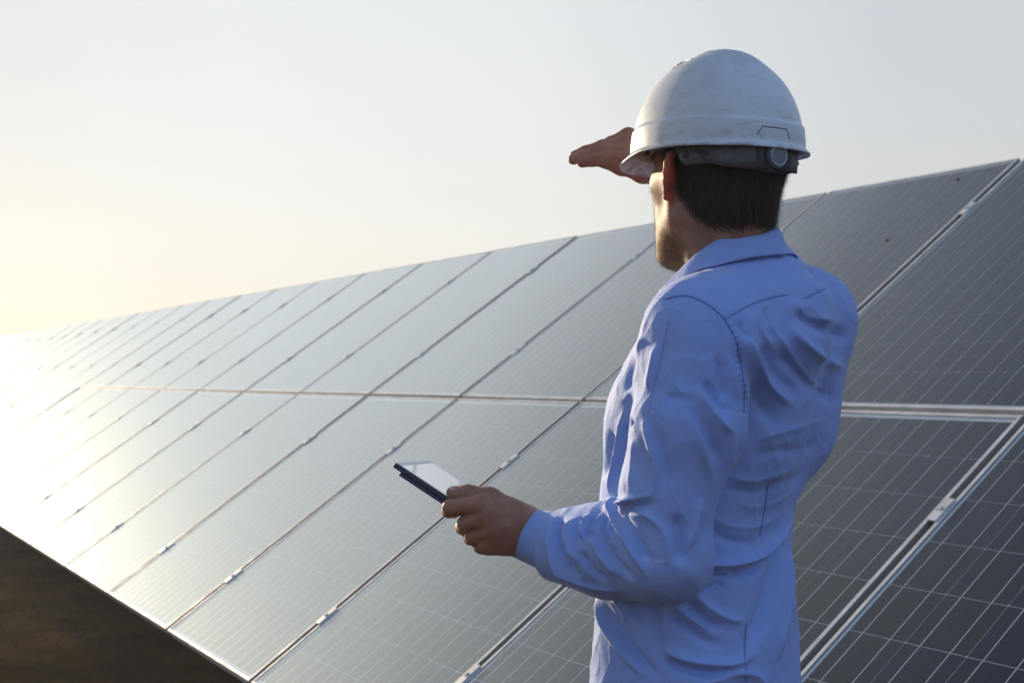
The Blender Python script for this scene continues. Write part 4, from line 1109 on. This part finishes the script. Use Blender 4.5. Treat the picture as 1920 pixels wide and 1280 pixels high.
for sg_ in (1, -1):
    hat_line("vent_ridge", [(sg_ * 22, .46), (sg_ * 28, .57), (sg_ * 42, .67), (sg_ * 68, .735), (sg_ * 95, .72)], .0010, m_hat, .0002)
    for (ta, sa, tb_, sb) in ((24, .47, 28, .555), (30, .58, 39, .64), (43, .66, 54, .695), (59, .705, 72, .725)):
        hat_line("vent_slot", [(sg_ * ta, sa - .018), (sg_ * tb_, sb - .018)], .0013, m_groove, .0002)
# badge holder at the brow
p, n = on_shell([0], [.24], .002)
bq = MB(); 
Mb = Matrix(np.column_stack([np.r_[HL, 0], np.r_[np.cross(n[0], HL), 0], np.r_[n[0], 0], np.r_[p[0], 1]]).tolist())
bq.box(-.022, .022, -.016, .016, -.001, .004, 0, Mb); hlink("badge_holder", bevel_mesh(bq.mesh("badge_holder", [m_hat]), .001), shell)
# headband: a strip round the head just under the rim
def skull_r(th):
    return 1 / ((np.abs(np.sin(th)) / .0815) ** 2.3 + (np.abs(np.cos(th)) / .103) ** 2.3) ** (1 / 2.3)
def band(name, a0, a1, ztop, zbot, off, m, n=60, thick=.0025, parent=None):
    th = np.radians(np.linspace(a0, a1, n)); u = np.linspace(0, 1, n)
    zt = np.interp(u, *zip(*ztop)); zb = np.interp(u, *zip(*zbot))
    rows_ = []
    for k_ in np.linspace(0, 1, 5):
        r_ = skull_r(th) + off - .002 * abs(k_ - .5); z_ = zt + (zb - zt) * k_
        rows_.append(Hh(r_ * np.sin(th), r_ * np.cos(th) - .010, z_))
    return hlink(name, grid_mesh(name, np.array(rows_), [m], thick=thick), parent)
for sg_ in (1, -1):
    band("headband", sg_ * 75, sg_ * 176, [(0, .028), (.25, .030), (.5, .024), (1, .022)], [(0, .018), (.20, .016), (.30, .002), (.36, -.010), (.7, -.010), (.82, -.014), (1, -.016)], .0035, m_strap)
    band("headband", sg_ * 120, sg_ * 178, [(0, .026), (1, .020)], [(0, .010), (.22, -.010), (.5, -.016), (1, -.021)], .0062, m_strap)
    # round boss and leaf shaped opening, their holes dark patches painted for shade
    th = math.radians(sg_ * 114); r_ = skull_r(np.array(th)) + .0075
    c = Hh(float(r_ * math.sin(th)), float(r_ * math.cos(th)) - .010, .003); nrm = HL * math.sin(th) * 1.1 + HFp * math.cos(th)
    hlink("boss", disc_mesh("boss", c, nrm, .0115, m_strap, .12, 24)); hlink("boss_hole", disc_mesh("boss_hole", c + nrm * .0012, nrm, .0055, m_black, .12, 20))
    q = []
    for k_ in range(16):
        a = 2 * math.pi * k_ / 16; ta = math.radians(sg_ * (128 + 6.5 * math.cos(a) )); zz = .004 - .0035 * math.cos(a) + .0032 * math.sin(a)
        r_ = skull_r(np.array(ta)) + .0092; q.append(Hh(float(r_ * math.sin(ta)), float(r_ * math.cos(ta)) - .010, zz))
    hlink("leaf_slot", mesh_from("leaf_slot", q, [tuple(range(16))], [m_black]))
th = math.pi; rb_ = float(skull_r(np.array(th)))
kc = Hh(0., -rb_ - .010 - .000, .0)
hb = MB(); Mk = Matrix(np.column_stack([np.r_[HL, 0], np.r_[HU, 0], np.r_[-HFp, 0], np.r_[kc, 1]]).tolist())
hb.box(-.030, .030, -.021, .020, -.004, .008, 0, Mk); hous = hlink("ratchet_housing", bevel_mesh(hb.mesh("ratchet_housing", [m_black]), .006, 3))
def cyl(name, c, axis, r_, d_, m, seg=40, bev=.0015):
    bm = bmesh.new(); bmesh.ops.create_cone(bm, cap_ends=True, segments=seg, radius1=r_, radius2=r_, depth=d_)
    bmesh.ops.bevel(bm, geom=[e for e in bm.edges if abs(e.verts[0].co.z - e.verts[1].co.z) < 1e-6], offset=bev, segments=2, affect='EDGES')
    me_ = bpy.data.meshes.new(name); bm.to_mesh(me_); bm.free(); me_.materials.append(m)
    me_.transform(Matrix.Translation(Vector(c)) @ Vector(axis).to_track_quat('Z', 'Y').to_matrix().to_4x4()); return me_
# the knob sits back left, turned toward the camera
m_knob = mat("knob_grey", (.13, .15, .18), .4); m_ring = mat("knob_ring", (.42, .44, .46), .35)
kd = -HFp
hlink("knob", cyl("knob", kc + kd * .009, kd, .0155, .010, m_knob), hous)
hlink("knob_ring", tube("knob_ring", [kc + kd * .0145 + (HL * math.cos(a) + HU * math.sin(a)) * .0125 for a in np.linspace(0, 2 * math.pi, 36, endpoint=False)], .0009, m_ring, False, closed=True), hous)
# cradle straps up inside the shell
for a in (35, 90, 145, -35, -90, -145):
    pts_ = []
    for t in np.linspace(0, 1, 10):
        r_ = (skull_r(np.radians(a)) + .006) * math.cos(t * 1.45) ; z_ = .02 + .103 * math.sin(t * 1.45)
        pts_.append(Hh(r_ * math.sin(math.radians(a)), r_ * math.cos(math.radians(a)) - .01, z_))
    hlink("cradle_strap", tube("cradle_strap", pts_, .0035, m_strap, False))

# ------------------------------------------------------------------ tablet in his left hand
A_ = P(741, 866.5, 1.745); B_ = P(838, 932, 1.725); D_ = P(803, 862, 1.975)
wv_ = D_ - A_; wv_ /= np.linalg.norm(wv_); ev = B_ - A_; ev -= wv_ * (ev @ wv_); ev /= np.linalg.norm(ev); nv_ = np.cross(ev, wv_); nv_ = nv_ if nv_[2] > 0 else -nv_
TLn, TWd = .168, .235
Mt = Matrix(np.column_stack([np.r_[ev, 0], np.r_[wv_, 0], np.r_[nv_, 0], np.r_[A_, 1]]).tolist())
tab = bpy.data.objects.new("tablet", None); COL.objects.link(tab); tab.location = A_
tag(tab, "tablet computer with a bright blank screen and dark cover in the man's left hand", "tablet")
def tlink(name, mb_, mats, bev, seg=3):
    me_ = mb_.mesh(name, mats)
    if bev:
        me_.transform(Matrix.Identity(4)); bevel_mesh(me_, bev, seg)
    me_.transform(Matrix.Translation(-Vector(A_)) @ Mt); return link(name, me_, tab)
m_tabb = mat("dark_tablet_shell", (.030, .034, .055), .38, .2); m_tabc = mat("navy_cover", (.035, .042, .095), .6); m_scr = mat("tablet_glass", (.05, .05, .055), .05, 0, .6, **{'Emission Color': (.93, .93, 1, 1), 'Emission Strength': .27}); m_scr.node_tree.nodes['Principled BSDF'].inputs['Coat Weight'].default_value = 1.0  # the screen's even emission stands in for bright sky mirrored in its glass
m_scr.node_tree.nodes['Principled BSDF'].inputs['Coat IOR'].default_value = 1.9
m_bezel = mat("pale_bezel", (.62, .63, .64), .35)
tlink("body", MB().box(0, TLn, 0, TWd, -.0075, 0), [m_tabb], .002)
tlink("screen", MB().box(.010, TLn - .010, .006, TWd - .006, .0001, .0006), [m_scr], 0)
tlink("bezel", MB().box(.002, TLn - .002, .002, .006, .0001, .0005).box(.002, TLn - .002, TWd - .006, TWd - .002, .0001, .0005).box(.002, .010, .006, TWd - .006, .0001, .0005).box(TLn - .010, TLn - .002, .006, TWd - .006, .0001, .0005), [m_bezel], 0)
tlink("cover", MB().box(.014, TLn + .002, -.001, TWd + .001, -.0125, -.0077), [m_tabc], .0012)
tlink("button", MB().box(.020, .034, -.0008, .0012, -.0052, -.0028), [m_tabc], .0004, 1)

# ------------------------------------------------------------------ stitched seams on the shirt
from mathutils.bvhtree import BVHTree
bvh = BVHTree.FromPolygons([tuple(v) for v in me_shirt_v], [tuple(q) for q in me_shirt_q])
m_stitch = mat("blue_stitching", (.13, .19, .48), .8)
def on_shirt(px, py):
    o_ = Vector((0, 0, CAM_Z)); d = Vector(P(px, py, 1.0)) - o_; h = bvh.ray_cast(o_, d.normalized(), 6)
    return (np.array(h[0]), np.array(h[1])) if h[0] is not None else None
def stitch(pl, r_=.0006, lift=.0012):
    pts_ = []
    for q in catmull(pl, 14):
        h = on_shirt(*q)
        if h is None: continue
        if pts_ and np.linalg.norm(h[0] - pts_[-1]) > .03: break
        n = h[1] if h[1] @ (h[0] - [0, 0, CAM_Z]) < 0 else -h[1]
        pts_.append(h[0] + n * lift)
    if len(pts_) > 3:
        pts_ = np.array(pts_); k = np.array([1, 2, 3, 2, 1.]) / 9
        pp = np.pad(pts_, ((2, 2), (0, 0)), mode='edge'); pts_ = np.stack([np.convolve(pp[:, i], k, 'valid') for i in range(3)], 1)
        tube("seam", pts_, r_, m_stitch, shirt_o, seg=5)
stitch(SEAM_ARM)
stitch([(1358, 600), (1400, 575), (1440, 560), (1475, 553)]); stitch([(1509, 560), (1540, 545), (1568, 534)])
stitch([(1440, 905), (1432, 960), (1423, 1005)], .0005); stitch([(1236, 1130), (1234, 1200), (1240, 1279)], .0005); stitch([(1398, 1165), (1396, 1220), (1400, 1279)], .0005)
stitch([(1255, 600), (1238, 680), (1222, 740), (1214, 780)], .0003)
